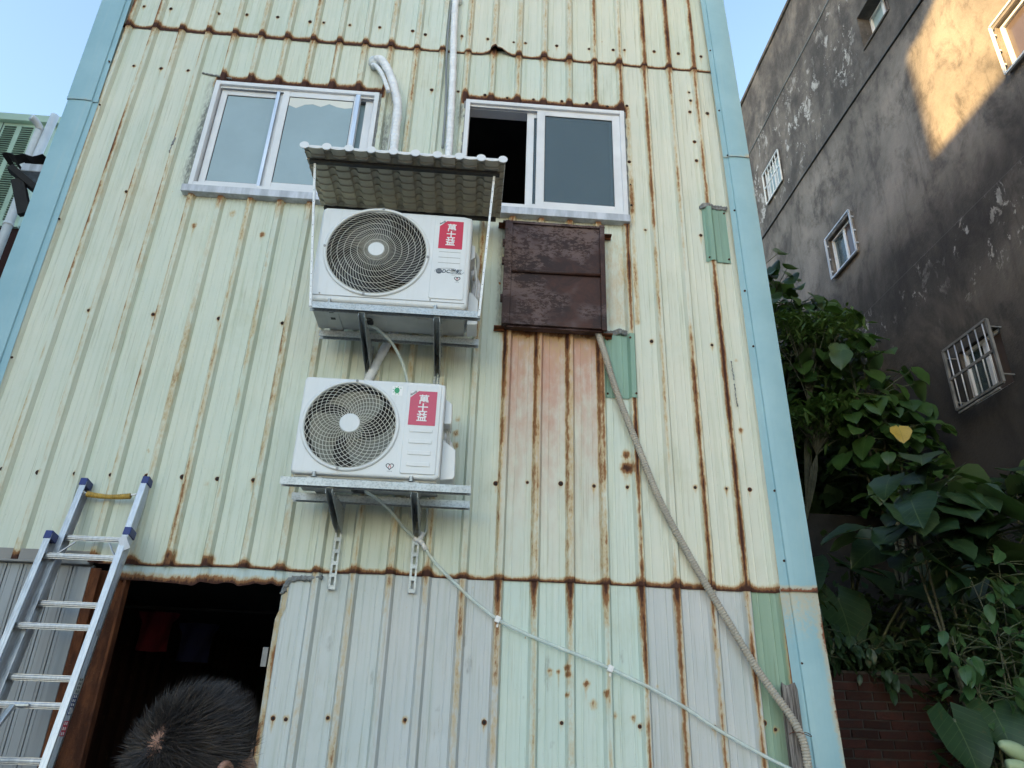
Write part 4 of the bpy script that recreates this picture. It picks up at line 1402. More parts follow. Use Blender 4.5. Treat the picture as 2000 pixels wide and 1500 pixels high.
heart(up, -0.148, 4.132, yf - 0.0068, 0.020)
MB().box(-1.0, -0.095, yf - 0.003, yf + 0.001, 3.962, 3.966).build('crease', M['line_grey'], up)
for x in (-0.955, -0.30):
    MB().cyl((x, yf - 0.002, 3.975), (0, 1, 0), 0.005, 0.004, 8).build('screw', M['line_grey'], up)
MB().prism_xz([(-0.075, 4.13), (-0.055, 4.125), (-0.012, 4.07), (-0.010, 3.90), (-0.075, 3.895)], -0.40, -0.24).build('valve_cover', M['unit_white'], up, bevel=0.006)
MB().prism_xz([(-0.075, 4.46), (-0.052, 4.45), (-0.048, 4.36), (-0.075, 4.34)], -0.44, -0.30).build('handle', M['unit_white'], up, bevel=0.006)
MB().tube(smooth_path([(-0.06, -0.36, 4.38), (-0.045, -0.34, 4.34), (-0.03, -0.33, 4.22), (-0.035, -0.33, 4.12)], 5), 0.008, 8).build('cable', M['pipe_white'], up, smooth=True)
MB().tube(smooth_path([(-0.07, -0.30, 4.50), (-0.035, -0.28, 4.47), (-0.03, -0.27, 4.40), (-0.045, -0.27, 4.30)], 5), 0.014, 8).build('cable', M['unit_pan'], up, smooth=True)

# lower unit, right hand panel and badges
yf = -0.50
MB().prism_xz(rrect(-0.382, -0.190, 2.897, 3.423, 0.010), yf - 0.007, yf + 0.002).build('service_panel', M['unit_white'], lo, bevel=0.003)
brand(lo, -0.362, -0.212, 3.178, 3.385, yf - 0.0072, M['red_faded'])
for k in range(4):
    zz = 3.160 - 0.066 * k
    MB().prism_xz(rrect(-0.350, -0.222, zz - 0.024, zz, 0.004), yf - 0.0115, yf - 0.0065).build('rib', M['unit_white'], lo, bevel=0.0025)
es = MB().box(-0.469, -0.410, yf - 0.0012, yf - .0001, 3.354, 3.411).build('eco_sticker', M['print_white'], lo)
e = MB()
cxx, czz = -0.4395, 3.384
e.prism_xz([(cxx + 0.017 * math.cos(t) * (1 if math.cos(t) < 0.3 else 0.75), czz + 0.018 * math.sin(t)) for t in np.linspace(0, 2 * math.pi, 22)[:-1]], yf - 0.0022, yf - 0.0014)
for k in range(7):
    a = rad(40 + 42 * k)
    e.box(cxx + 0.024 * math.cos(a) - .003, cxx + 0.024 * math.cos(a) + .003, yf - 0.0022, yf - 0.0014, czz + 0.023 * math.sin(a) - .002, czz + 0.023 * math.sin(a) + .002)
e.build('leaf_mark', M['print_green'], es)
heart(lo, -0.437, 2.934, yf - 0.0012, 0.023)
# shallow corner pressings on the front
for poly in ([(-0.95, 2.885), (-0.79, 2.885), (-0.80, 2.91), (-0.90, 3.0), (-0.94, 3.03), (-0.95, 3.03)],
             [(-0.95, 3.42), (-0.80, 3.42), (-0.81, 3.405), (-0.90, 3.33), (-0.945, 3.26), (-0.95, 3.26)],
             [(-0.40, 3.42), (-0.53, 3.42), (-0.50, 3.39), (-0.435, 3.30), (-0.42, 3.27), (-0.40, 3.27)],
             [(-0.40, 2.885), (-0.56, 2.885), (-0.50, 2.935), (-0.43, 3.02), (-0.41, 3.06), (-0.40, 3.06)]):
    cxm = sum(q[0] for q in poly) / 6
    czm = sum(q[1] for q in poly) / 6
    if sum(poly[i][0] * poly[(i + 1) % 6][1] - poly[(i + 1) % 6][0] * poly[i][1] for i in range(6)) < 0:
        poly = poly[::-1]
    MB().prism_xz(poly, yf - 0.0008, yf + 0.002).build('corner_pressing', M['unit_white'], lo, bevel=0.0006, seg=1)
MB().prism_xz([(-0.166, 3.375), (-0.125, 3.345), (-0.123, 3.235), (-0.128, 3.222), (-0.166, 3.222)], -0.44, -0.28).build('terminal_cover', M['unit_white'], lo, bevel=0.005)
MB().prism_xz([(-0.166, 3.135), (-0.09, 3.075), (-0.085, 2.925), (-0.095, 2.905), (-0.166, 2.895)], -0.42, -0.24).build('valve_cover', M['unit_white'], lo, bevel=0.005)
for k in range(2):
    MB().tube(smooth_path([(-0.14 - .012 * k, -0.36, 3.22), (-0.132 - .012 * k, -0.35, 3.18), (-0.135 - .01 * k, -0.34, 3.10)], 5), 0.005, 6).build('cable', M['unit_pan'], lo, smooth=True)

# ------------------------------------------------------------------ galvanised brackets
def bracket(label, xa, xb, yf, yb, z, sx, zlow, zst):
    b = thing('wall_bracket', label, 'bracket', ((xa + xb) / 2, 0, z), 'galvanised brackets under the air conditioners')
    for yy in (yf, yb):
        r = MB().box(xa, xb, yy - 0.022, yy + 0.022, z - 0.003, z).box(xa, xb, yy - 0.022, yy - 0.019, z - 0.042, z - 0.0031).box(xa, xb, yy + 0.019, yy + 0.022, z - 0.042, z - 0.0031)
        r.build('rail', M['galv'], b)
    for x in sx:
        a = MB()
        for dx in (-0.018, 0.016):
            a.prism_yz([(yf - 0.005, z - 0.043), (yf - 0.005, z - 0.075), (yb + 0.03, zlow + 0.02), (-0.035, zlow), (-0.035, z - 0.043)], x + dx, x + dx + 0.0025)
        a.box(x - 0.0155, x + 0.016, yf - 0.005, -0.035, z - 0.0465, z - 0.0435)
        a.build('arm', M['galv'], b)
        for yy in (yf + 0.05, yf + 0.14, yb + 0.06, -0.08):
            MB().cyl((x + 0.0205, yy, z - 0.062), (1, 0, 0), 0.008, 0.008, 6).build('bolt', M['galv'], b)
        s = MB()
        w = 0.019
        s.box(x - w, x - 0.0085, -0.040, -0.0375, zst, z).box(x + 0.0085, x + w, -0.040, -0.0375, zst, z)
        k = zst
        while k < z - 0.01:
            s.box(x - 0.0085, x + 0.0085, -0.0399, -0.0376, k, min(k + 0.022, z))
            k += 0.068
        s.box(x - w - 0.0025, x - w, -0.040, -0.006, zst, z)
        s.build('slotted_strut', M['galv'], b)
    return b


bracket('galvanised bracket with slotted struts carrying the lower air conditioner', -1.0, 0.008, -0.50, -0.20, 2.842, (-0.742, -0.292), 2.66, 2.345)
bracket('galvanised bracket carrying the upper air conditioner beneath the awning', -0.995, 0.004, -0.545, -0.20, 3.895, (-0.690, -0.250), 3.70, 3.42)

# ------------------------------------------------------------------ tiled awning over the upper unit
aw = thing('tiled_awning', 'small white tile-profile awning with underside coloured brown-grey for shade, above the upper air conditioner', 'awning', (-0.52, -0.4, 4.9))
ax0, ax1, ay0, ay1 = -1.155, 0.106, -0.75, -0.075
az0, az1 = 4.890, 4.935
nb = 10
pit = (ax1 - ax0 - 0.03) / (nb - 1)
bc = [ax0 + 0.015 + pit * k for k in range(nb)]
xs = sorted({round(v, 5) for c in bc for v in np.linspace(c - 0.026, c + 0.026, 9) if ax0 <= v <= ax1} | {round(v, 5) for v in np.linspace(ax0, ax1, 70)})
ny = 9
tile = MB()
rows = []
for i in range(ny):
    ya, yb_ = ay0 + (ay1 - ay0) * i / ny, ay0 + (ay1 - ay0) * (i + 1) / ny
    for yy, st in ((ya + 1e-4, 0.011), ((ya + yb_) / 2, 0.0065), (yb_, 0.0)):
        row = []
        for x in xs:
            d = min(abs(x - c) for c in bc)
            k_ = min(range(nb), key=lambda q: abs(x - bc[q]))
            bump_ = 0.026 * math.sqrt(max(0.0, 1 - (d / 0.026) ** 2))
            u = max(0.0, (d - 0.026) / (pit - 0.052))
            sag = -0.006 * math.sin(math.pi * min(1, u))
            t = (yy - ay0) / (ay1 - ay0)
            row.append((x, yy, az0 + (az1 - az0) * t - st + bump_ + sag + 0.0045))
        rows.append(row)
tile.grid(rows)
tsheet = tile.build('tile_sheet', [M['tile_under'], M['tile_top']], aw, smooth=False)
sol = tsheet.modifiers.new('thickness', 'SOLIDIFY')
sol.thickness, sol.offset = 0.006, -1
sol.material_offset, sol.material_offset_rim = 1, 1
tsheet.data.flip_normals()
for c in bc:
    caps = MB()
    v = [(c + 0.029 * math.cos(a), ay0 - 0.004, az0 + 0.006 + 0.026 * math.sin(a)) for a in np.linspace(0, 2 * math.pi, 18)[:-1]]
    caps.add(v + [(a, b + 0.006, c2) for a, b, c2 in v], [tuple(range(16, -1, -1)), tuple(range(17, 34))] + [(j, (j + 1) % 17, 17 + (j + 1) % 17, 17 + j) for j in range(17)])
    caps.build('end_cap', M['tile_top'], aw)
MB().box(ax0, ax1, ay0 - 0.0015, ay0 + 0.004, az0 - 0.006, az0 + 0.010).build('front_edge', M['tile_top'], aw, bevel=0.002)
MB().bar((ax0 + 0.03, -0.635, az0 - 0.018), (ax1 - 0.03, -0.635, az0 - 0.018), 0.028, 0.022).bar((ax0 + 0.03, -0.622, az0 - 0.012), (ax1 - 0.03, -0.622, az0 - 0.012), 0.003, 0.034).build('crossbar', M['black'], aw)
MB().bar((ax0 + 0.03, -0.12, az1 - 0.020), (ax1 - 0.03, -0.12, az1 - 0.020), 0.028, 0.022).build('crossbar', M['black'], aw)
for (bx, tx) in ((-0.985, -1.093), (-0.003, 0.043)):
    r = MB()
    r.bar((bx, -0.572, 3.86), (tx, -0.632, az0 - 0.02), 0.013, 0.003, up=(0, 1, 0)).bar((bx + 0.006, -0.566, 3.86), (tx + 0.006, -0.626, az0 - 0.02), 0.003, 0.013, up=(0, 1, 0))
    ro = r.build('rod', M['rod'], aw)
    for k in range(12):
        t = (k + 0.5) / 12
        MB().cyl((bx + (tx - bx) * t, -0.572 - 0.060 * t - 0.0022, 3.86 + (az0 - 0.02 - 3.86) * t), (0, 1, 0), 0.0022, 0.0015, 6).build('hole', M['black'], ro)

# ------------------------------------------------------------------ wrapped pipes
def wrapped(path, r, name, label, cable=True):
    t = thing(name, label, 'pipe', tuple(path[0]))
    pts = resample(smooth_path(path, 10), 0.006)
    rr_ = [r * (0.93 + 0.10 * ((i % 6) / 5)) * (1 + 0.04 * math.sin(i * .21)) for i in range(len(pts))]
    MB().tube(pts, rr_, 12).build('wrapped_pipe', M['wrap'], t, smooth=True)
    return t, pts


ta, pa_ = wrapped([(-0.945, 0.0, 6.455), (-0.93, -0.05, 6.45), (-0.885, -0.085, 6.41), (-0.825, -0.095, 6.30), (-0.765, -0.10, 6.14), (-0.722, -0.10, 5.98), (-0.706, -0.10, 5.86), (-0.705, -0.10, 5.70), (-0.700, -0.10, 5.53),
                   (-0.695, -0.06, 5.2), (-0.66, -0.055, 4.99), (-0.50, -0.05, 4.75), (-0.15, -0.09, 4.55), (-0.04, -0.15, 4.35), (-0.04, -0.28, 4.15)], 0.033, 'refrigerant_pipe', 'white wrapped pipe hooking out of the wall beside the left window')
pts = resample(smooth_path([(-0.955, -0.06, 6.38), (-0.92, -0.085, 6.34), (-0.87, -0.105, 6.25), (-0.825, -0.115, 6.14), (-0.79, -0.12, 6.04)], 8), 0.01)
MB().tube(pts, 0.017, 10).build('inner_pipe', M['wrap'], ta, smooth=True)
MB().tube(smooth_path([(-0.745, -0.085, 5.98), (-0.742, -0.08, 5.8), (-0.747, -0.075, 5.6), (-0.75, -0.07, 5.4)], 6), 0.005, 6).build('cable', M['pipe_white'], ta, smooth=True)
blob = MB()
rows = []
for i in range(9):
    th = math.pi * i / 8
    row = []
    for j in range(15):
        ph = 2 * math.pi * (j % 14) / 14
        q = 1 + 0.28 * (float(vnoise(i * 1.9, (j % 14) * 1.3)) - .5)
        row.append((-0.945 + 0.055 * q * math.sin(th) * math.cos(ph), -0.035 + 0.045 * q * math.cos(th), 6.435 + 0.062 * q * math.sin(th) * math.sin(ph)))
    rows.append(row)
blob.grid(rows).build('putty_seal', M['putty'], ta, smooth=True)
tb, pb_ = wrapped([(-0.345, 0.0, 7.235), (-0.35, -0.05, 7.215), (-0.352, -0.062, 7.12), (-0.340, -0.062, 6.75), (-0.318, -0.062, 6.30), (-0.306, -0.062, 5.85), (-0.299, -0.062, 5.55), (-0.30, -0.06, 5.2), (-0.31, -0.055, 4.9),
                   (-0.38, -0.055, 4.5), (-0.50, -0.055, 4.15), (-0.60, -0.055, 3.88), (-0.655, -0.055, 3.72), (-0.69, -0.06, 3.55), (-0.60, -0.09, 3.40), (-0.2, -0.12, 3.28), (-0.12, -0.2, 3.05)], 0.029, 'refrigerant_pipe', 'long white wrapped pipe running straight down the wall between the windows')
MB().tube(smooth_path([(-0.385, -0.048, 7.2), (-0.392, -0.05, 6.9), (-0.386, -0.05, 6.6), (-0.375, -0.05, 6.35), (-0.36, -0.05, 6.15), (-0.352, -0.05, 5.9), (-0.35, -0.045, 5.6)], 6), 0.009, 8).build('cable', M['cable'], tb, smooth=True)
blob = MB()
rows = []
for i in range(9):
    th = math.pi * i / 8
    rows.append([(-0.345 + 0.05 * (1 + .3 * (float(vnoise(i * 2.3, (j % 14) * 1.7)) - .5)) * math.sin(th) * math.cos(2 * math.pi * j / 14), -0.03 + 0.04 * math.cos(th),
                  7.235 + 0.05 * math.sin(th) * math.sin(2 * math.pi * j / 14)) for j in range(15)])
blob.grid(rows).build('putty_seal', M['putty'], tb, smooth=True)

# ------------------------------------------------------------------ extension ladder
lad = thing('extension_ladder', 'aluminium extension ladder with navy end caps leaning beside the doorway', 'ladder', (-2.05, -0.7, 0))
K = 0.2
def ly(z, y0): return y0 - (2.9 - z) * K


def rail_(x, y0, z0, z1, s):
    """channel rail: web with two flanges; s = side the flanges open to"""
    mb = MB()
    a, b = (x, ly(z0, y0), z0), (x, ly(z1, y0), z1)
    mb.bar(a, b, 0.003, 0.072, up=(0, -1, 0))
    for dy in (-0.0345, 0.0345):
        mb.bar((x + s * 0.0165, a[1] + dy, z0), (x + s * 0.0165, b[1] + dy, z1), 0.031, 0.003, up=(0, -1, 0))
    for dy in (-0.018, -0.006, 0.006, 0.018):
        mb.bar((x - s * 0.0022, a[1] + dy, z0), (x - s * 0.0022, b[1] + dy, z1), 0.0018, 0.003, up=(0, -1, 0))
    for dx in (0.004, 0.0165, 0.029):
        mb.bar((x + s * dx, a[1] - 0.0365, z0), (x + s * dx, b[1] - 0.0365, z1), 0.003, 0.0016, up=(0, -1, 0))
    return mb.build('rail', M['alu'], lad)


def rung_(xa, xb, z, y0):
    y = ly(z, y0)
    ring = []
    prof_ = [(0.015 * math.cos(a), 0.015 * math.sin(a)) for a in np.linspace(0, 2 * math.pi, 13)[:-1]]
    mb = MB().tube([(xa, y, z), (xb, y, z)], 0.0145, 12)
    for a in np.linspace(0.5, 2 * math.pi + .5, 9)[:-1]:
        mb.bar((xa, y + 0.0148 * math.cos(a), z + 0.0148 * math.sin(a)), (xb, y + 0.0148 * math.cos(a), z + 0.0148 * math.sin(a)), 0.0022, 0.0022)
    return mb.build('rung', M['alu'], lad)


Lx, Rx = -2.262, -1.835
rl = rail_(Lx, -0.125, 0.02, 2.545, 1)
rr2 = rail_(Rx, -0.125, 0.02, 2.585, -1)
FL, FR_ = -2.262, -1.872
rail_(FL + 0.030, -0.055, 0.9, 2.885, 1)
rail_(FR_ + 0.004, -0.055, 0.9, 2.915, -1)
for z in [2.43 - 0.364 * k for k in range(7)]:
    rung_(Lx, Rx, z, -0.125)
for z in [2.548 - 0.361 * k for k in range(5)]:
    rung_(FL + 0.03, FR_ + 0.004, z, -0.055)
for x, z, y0, s in ((Lx + 0.012, 2.55, -0.125, 1), (Rx - 0.012, 2.59, -0.125, -1), (FL + 0.042, 2.89, -0.055, 1), (FR_ - 0.008, 2.92, -0.055, -1)):
    y = ly(z, y0)
    MB().bar((x, y - 0.006, z - 0.04), (x, y + 0.003, z + 0.006), 0.040, 0.080, up=(0, -1, 0)).build('end_cap', M['blue_cap'], lad, bevel=0.004)
# hooks and locks at the head of the base section
for x in (Rx - 0.016,):
    MB().bar((x - 0.01, ly(2.53, -0.125) - 0.040, 2.545), (x + 0.03, ly(2.53, -0.125) - 0.040, 2.475), 0.045, 0.006, up=(0, -1, 0)).build('guide_bracket', M['sill'], lad, bevel=0.002)
for xa, xb in ((FL + 0.05, FL + 0.13), (FR_ - 0.02, FR_ - 0.08)):
    MB().bar((xa, ly(2.45, -0.09), 2.44), (xb, ly(2.53, -0.09), 2.52), 0.012, 0.006).build('rung_lock', M['sill'], lad)
# holes / rung ends on the outer face of the right rail
for z in [2.43 - 0.364 * k for k in range(5)]:
    y = ly(z, -0.125)
    MB().cyl((Rx + 0.003, y, z - 0.02), (1, 0, 0), 0.016, 0.006, 14).build('rung_end', M['sill'], lad, bevel=0.002)
# strap with ribbed rubber sleeve across the top
zs = 2.815
strap = MB()
pp = smooth_path([(FL + 0.036, ly(zs, -0.06) - 0.02, zs + 0.02), (FL + 0.08, ly(zs, -0.06), zs - 0.002), (-2.05, ly(zs, -0.06), zs - 0.012), (FR_ - 0.05, ly(zs, -0.06), zs + 0.008), (FR_, ly(zs, -0.06) - 0.01, zs + 0.03)], 6)
strap.tube(pp, 0.006, 8).build('strap', M['print_white'], lad, smooth=True)
sl_ = [Vector((FL + 0.075 + 0.245 * k / 40, ly(zs, -0.06) - 0.004, zs - 0.004 - 0.010 * math.sin(math.pi * k / 40))) for k in range(41)]
MB().tube(sl_, [0.012 + 0.004 * abs(k - 20) / 20 + (0.002 if k % 2 else 0) for k in range(41)], 10).build('rubber_sleeve', M['yellow'], lad, smooth=False)
# stickers on the right rail
def rail_sticker(z0, z1, mat, text, tm):
    mb = MB()
    x = Rx + 0.0042
    q = [(x, ly(z0, -0.125) - 0.022, z0), (x, ly(z0, -0.125) + 0.022, z0), (x, ly(z1, -0.125) + 0.022, z1), (x, ly(z1, -0.125) - 0.022, z1)]
    mb.add(q + [(a - 0.0008, b, c) for a, b, c in q], [(0, 1, 2, 3), (7, 6, 5, 4), (0, 4, 5, 1), (1, 5, 6, 2), (2, 6, 7, 3), (3, 7, 4, 0)])
    s = mb.build('sticker', mat, lad)
    t = MB()
    for k in range(text):
        zc = z0 + (z1 - z0) * (k + 0.5) / text
        for q_ in (-0.010, 0.008):
            yy = ly(zc, -0.125) + q_
            t.box(x + 0.0004, x + 0.0009, yy - 0.006, yy + 0.004, zc - (z1 - z0) / text * 0.32, zc + (z1 - z0) / text * 0.32)
    t.build('print', tm, s)


rail_sticker(1.76, 1.83, M['unit_pan'], 4, M['print_dark'])
rail_sticker(1.665, 1.755, M['blue_cap'], 5, M['print_white'])
rail_sticker(1.575, 1.64, M['red'], 3, M['print_white'])
# swing-out stabiliser bar on the near side
MB().bar((-2.075, ly(1.70, -0.125) - 0.05, 1.70), (-2.16, ly(1.70, -0.125) - 0.30, 1.25), 0.028, 0.016).bar((-2.16, ly(1.70, -0.125) - 0.30, 1.25), (-2.22, ly(1.70, -0.125) - 0.50, 0.02), 0.028, 0.016) \
    .bar((-2.02, ly(1.70, -0.125) - 0.02, 1.703), (-2.075, ly(1.70, -0.125) - 0.05, 1.70), 0.02, 0.014).build('stabiliser', M['alu'], lad, bevel=0.003)
for x in (Lx, Rx):
    MB().box(x - 0.03, x + 0.03, ly(0, -0.125) - 0.05, ly(0, -0.125) + 0.05, 0.0, 0.03).build('foot', M['black'], lad, bevel=0.005)
# ------------------------------------------------------------------ stained concrete building on the right
XW = 5.0
con = thing('concrete_building', 'tall stained grey cement building with small barred windows and a sunlit patch', 'building', (7.0, 3.0, 0))
WIN = [(1.47, 2.09, 4.70, 5.31), (3.44, 4.08, 7.56, 8.17), (5.11, 5.74, 10.18, 10.80), (1.80, 2.40, 10.12, 10.70), (-0.25, 0.47, 7.57, 8.15)]
ys = sorted({round(v, 4) for v in np.arange(-7, 13.01, 0.25)} | {e for w in WIN for e in w[:2]})
zs = sorted({round(v, 4) for v in np.arange(0, 13.06, 0.25)} | {e for w in WIN for e in w[2:]} | {6.62, 6.66, 13.06})
mb = MB()
V, F = [], []
for z in zs:
    for y in ys:
        step = -0.035 if z <= 6.63 else 0.0
        V.append((XW + step + 0.016 * (float(vnoise(y * 1.1, z * 1.3)) - .5), y, z))
nc = len(ys)
for i in range(len(zs) - 1):
    for j in range(nc - 1):
        cy, cz = (ys[j] + ys[j + 1]) / 2, (zs[i] + zs[i + 1]) / 2
        if any(w[0] < cy < w[1] and w[2] < cz < w[3] for w in WIN):
            continue
        F.append((i * nc + j, (i + 1) * nc + j, (i + 1) * nc + j + 1, i * nc + j + 1))
mb.add(V, F)
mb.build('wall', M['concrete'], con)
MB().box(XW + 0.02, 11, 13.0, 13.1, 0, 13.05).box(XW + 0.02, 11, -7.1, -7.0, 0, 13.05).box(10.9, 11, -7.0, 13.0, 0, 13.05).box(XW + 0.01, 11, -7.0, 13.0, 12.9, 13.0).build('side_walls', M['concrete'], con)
MB().box(XW - 0.03, XW + 0.15, -7.0, 13.0, 13.05, 13.13).build('parapet_coping', M['concrete'], con, bevel=0.01)
MB().tube(smooth_path([(XW - 0.012, y, 9.64 + 0.03 * (y - 3) + 0.01 * math.sin(y * 5)) for y in np.arange(-7, 13, 1.0)], 3), 0.014, 6).build('wall_cable', M['black'], con, smooth=True)
MB().tube([(XW - 0.01, y, 11.75 + 0.01 * math.sin(y * 3)) for y in np.arange(-7, 13, .5)], 0.008, 5).build('wall_cable', M['cable'], con, smooth=True)


def side_window(w, depth, frame, glass, style):
    y0, y1, z0, z1 = w
    xr = XW + depth
    t = 0.035
    rv = MB()
    rv.box(XW - 0.015, xr + 0.04, y0 - 0.02, y0 - 0.001, z0 - 0.02, z1 + 0.02).box(XW - 0.015, xr + 0.04, y1 + 0.001, y1 + 0.02, z0 - 0.02, z1 + 0.02)
    rv.box(XW - 0.015, xr + 0.04, y0, y1, z1 + 0.001, z1 + 0.02).box(XW - 0.025, xr + 0.04, y0, y1, z0 - 0.03, z0 - 0.001)
    f = MB()
    f.box(xr, xr + 0.05, y0, y0 + t, z0, z1).box(xr, xr + 0.05, y1 - t, y1, z0, z1)
    f.box(xr + .001, xr + 0.049, y0 + t, y1 - t, z0 + .001, z0 + t).box(xr + .001, xr + 0.049, y0 + t, y1 - t, z1 - t, z1 - .001)
    ym = (y0 + y1) / 2
    f.box(xr + 0.004, xr + 0.046, ym - 0.032, ym - 0.003, z0 + t, z1 - t).box(xr + 0.012, xr + 0.048, ym + 0.001, ym + 0.032, z0 + t, z1 - t)
    wo_ = f.build('window', frame, con, bevel=0.003, seg=1)
    rv.build('reveal', M['concrete'], wo_)
    MB().box(xr + 0.022, xr + 0.026, y0 + t - .003, ym - 0.03, z0 + t - .003, z1 - t + .003).build('pane', glass[0], wo_)
    MB().box(xr + 0.030, xr + 0.034, ym + 0.03, y1 - t + .003, z0 + t - .003, z1 - t + .003).build('pane', glass[1], wo_)
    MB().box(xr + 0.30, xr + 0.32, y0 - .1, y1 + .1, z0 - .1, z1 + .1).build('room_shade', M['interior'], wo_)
    if style == 'cage':
        xc = XW - 0.16
        a, b, c, d = y0 - 0.03, y1 + 0.03, z0 - 0.02, z1 + 0.03
        k = MB()
        for p0, p1 in (((xc, a, c), (xc, b, c)), ((xc, a, d), (xc, b, d)), ((xc, a, (c + d) / 2), (xc, b, (c + d) / 2)), ((xc, a, c), (xc, a, d)), ((xc, b, c), (xc, b, d))):
            k.bar(p0, p1, 0.026, 0.026, up=(1, 0, 0))
        for yy in (a, b):
            for zz in (c + 0.08, d - 0.08):
                k.bar((xc, yy, zz), (XW + 0.02, yy, zz), 0.014, 0.014)
        k.bar((xc - 0.01, a + 0.05, c - 0.045), (xc - 0.01, b - 0.03, c - 0.045), 0.02, 0.02)
        cg = k.build('cage_frame', M['frame_dark'], wo_)
        for q in range(6):
            yy = a + (b - a) * (q + 0.6) / 6.3
            MB().tube([(xc - 0.004, yy, c), (xc - 0.004, yy, d)], 0.007, 6).build('bar', M['sill'], wo_, smooth=True)
    if style == 'bars':
        xc = XW - 0.03
        k = MB()
        for p0, p1 in (((xc, y0 - .02, z0 - .02), (xc, y1 + .02, z0 - .02)), ((xc, y0 - .02, z1 + .02), (xc, y1 + .02, z1 + .02)), ((xc, y0 - .02, z0 - .02), (xc, y0 - .02, z1 + .02)),
                       ((xc, y1 + .02, z0 - .02), (xc, y1 + .02, z1 + .02)), ((xc, y0, (z0 + z1) / 2), (xc, y1, (z0 + z1) / 2))):
            k.bar(p0, p1, 0.02, 0.02, up=(1, 0, 0))
        k.build('bar_frame', M['bracket_white'], wo_)
        for q in range(5):
            yy = y0 + (y1 - y0) * (q + 1) / 6
            MB().bar((xc, yy, z0), (xc, yy, z1), 0.012, 0.012, up=(1, 0, 0)).build('bar', M['bracket_white'], wo_)
    if style == 'lip':
        xc = XW - 0.05
        k = MB()
        for p0, p1 in (((xc, y0 - .03, z0 - .03), (xc, y1 + .03, z0 - .03)), ((xc, y0 - .03, z1 + .03), (xc, y1 + .03, z1 + .03)), ((xc, y0 - .03, z0 - .03), (xc, y0 - .03, z1 + .03)), ((xc, y1 + .03, z0 - .03), (xc, y1 + .03, z1 + .03))):
            k.bar(p0, p1, 0.022, 0.022, up=(1, 0, 0))
        for yy in (y0 - .03, y1 + .03):
            for zz in (z0 + .1, (z0 + z1) / 2, z1 - .08):
                k.bar((xc, yy, zz), (XW + 0.02, yy, zz), 0.016, 0.02)
        k.build('bar_frame', M['bracket_white'] if w[1] < 1 else M['sill'], wo_)
    return wo_


side_window(WIN[0], 0.02, M['pvc_white'], (M['glass_old'], M['glass']), 'cage')
side_window(WIN[1], 0.03, M['pvc_white'], (M['glass_old'], M['glass']), 'lip')
side_window(WIN[2], 0.02, M['pvc_white'], (M['frost'], M['frost']), 'bars')
side_window(WIN[3], 0.16, M['pvc_white'], (M['glass_old'], M['frost']), '')
side_window(WIN[4], 0.02, M['pvc_white'], (M['glass_old'], M['glass_old']), 'lip')

# ------------------------------------------------------------------ neighbours on the left
gb = thing('louvred_building', 'sage green metal building with rows of louvre slots, top left behind the blue trim', 'building', (-9.5, 7.5, 0))
MB().box(-13.0, -6.86, 5.02, 10.0, 0, 8.15).build('wall', M['brick'], gb)
MB().box(-13.0, -6.92, 5.02, 10.0, 8.15, 10.12).build('louvre_housing', M['green_metal'], gb)
MB().box(-13.1, -6.84, 4.94, 10.1, 10.1, 10.24).build('roof_cap', M['green_metal'], gb, bevel=0.01)
MB().box(-13.0, -6.88, 4.97, 5.019, 8.10, 8.16).build('drip_rail', M['green_metal'], gb)
lv = MB()
k = 0
xc = -7.07
while xc > -9.0:
    z = 8.26
    while z < 10.04:
        lv.prism_yz([(5.019, z), (4.992, z - 0.004), (4.990, z), (5.019, z + 0.022)], xc - 0.0875, xc + 0.0875)
        lv.box(xc - 0.0875, xc + 0.0875, 5.012, 5.0195, z - 0.016, z - 0.001, 1)
        z += 0.043
    xc -= 0.26
lo_ = lv.build('louvres', [M['green_metal'], M['slot']], gb)
lo_['kind'] = 'stuff'
for xc in (-7.72, -8.5):
    MB().box(xc - .006, xc + .006, 5.012, 5.0195, 8.16, 10.1).build('panel_joint', M['slot'], gb)

wh = thing('rendered_house', 'pale blue rendered house wall behind the left corner trim', 'building', (-5.2, 6.0, 0))
MB().box(-6.12, -4.2, 4.0, 9.0, 0, 7.70).build('wall', M['pale_wall'], wh)
MB().box(-6.15, -4.15, 3.96, 9.05, 7.70, 7.78).build('coping', M['pale_wall'], wh, bevel=0.01)
dp = thing('drain_pipe', 'white plastic drain pipe rising beside the pale blue house', 'pipe', (-6.2, 3.9, 0))
MB().tube([(-6.22, 3.92, 0.0), (-6.22, 3.92, 7.9), (-6.17, 3.92, 9.30)], 0.055, 14).build('pipe', M['pipe_white'], dp, smooth=True)
MB().tube(smooth_path([(-6.30, 3.90, 8.2), (-6.29, 3.90, 8.9), (-6.28, 3.88, 9.02), (-6.31, 3.80, 9.07), (-6.34, 3.74, 9.08)], 5), 0.05, 14).build('elbow_pipe', M['pipe_white'], dp, smooth=True)
for z in (6.2, 7.4):
    MB().tube([(-6.22, 3.92, z - .02), (-6.22, 3.92, z + .02)], 0.062, 14).build('pipe_collar', M['pipe_white'], dp, smooth=True)

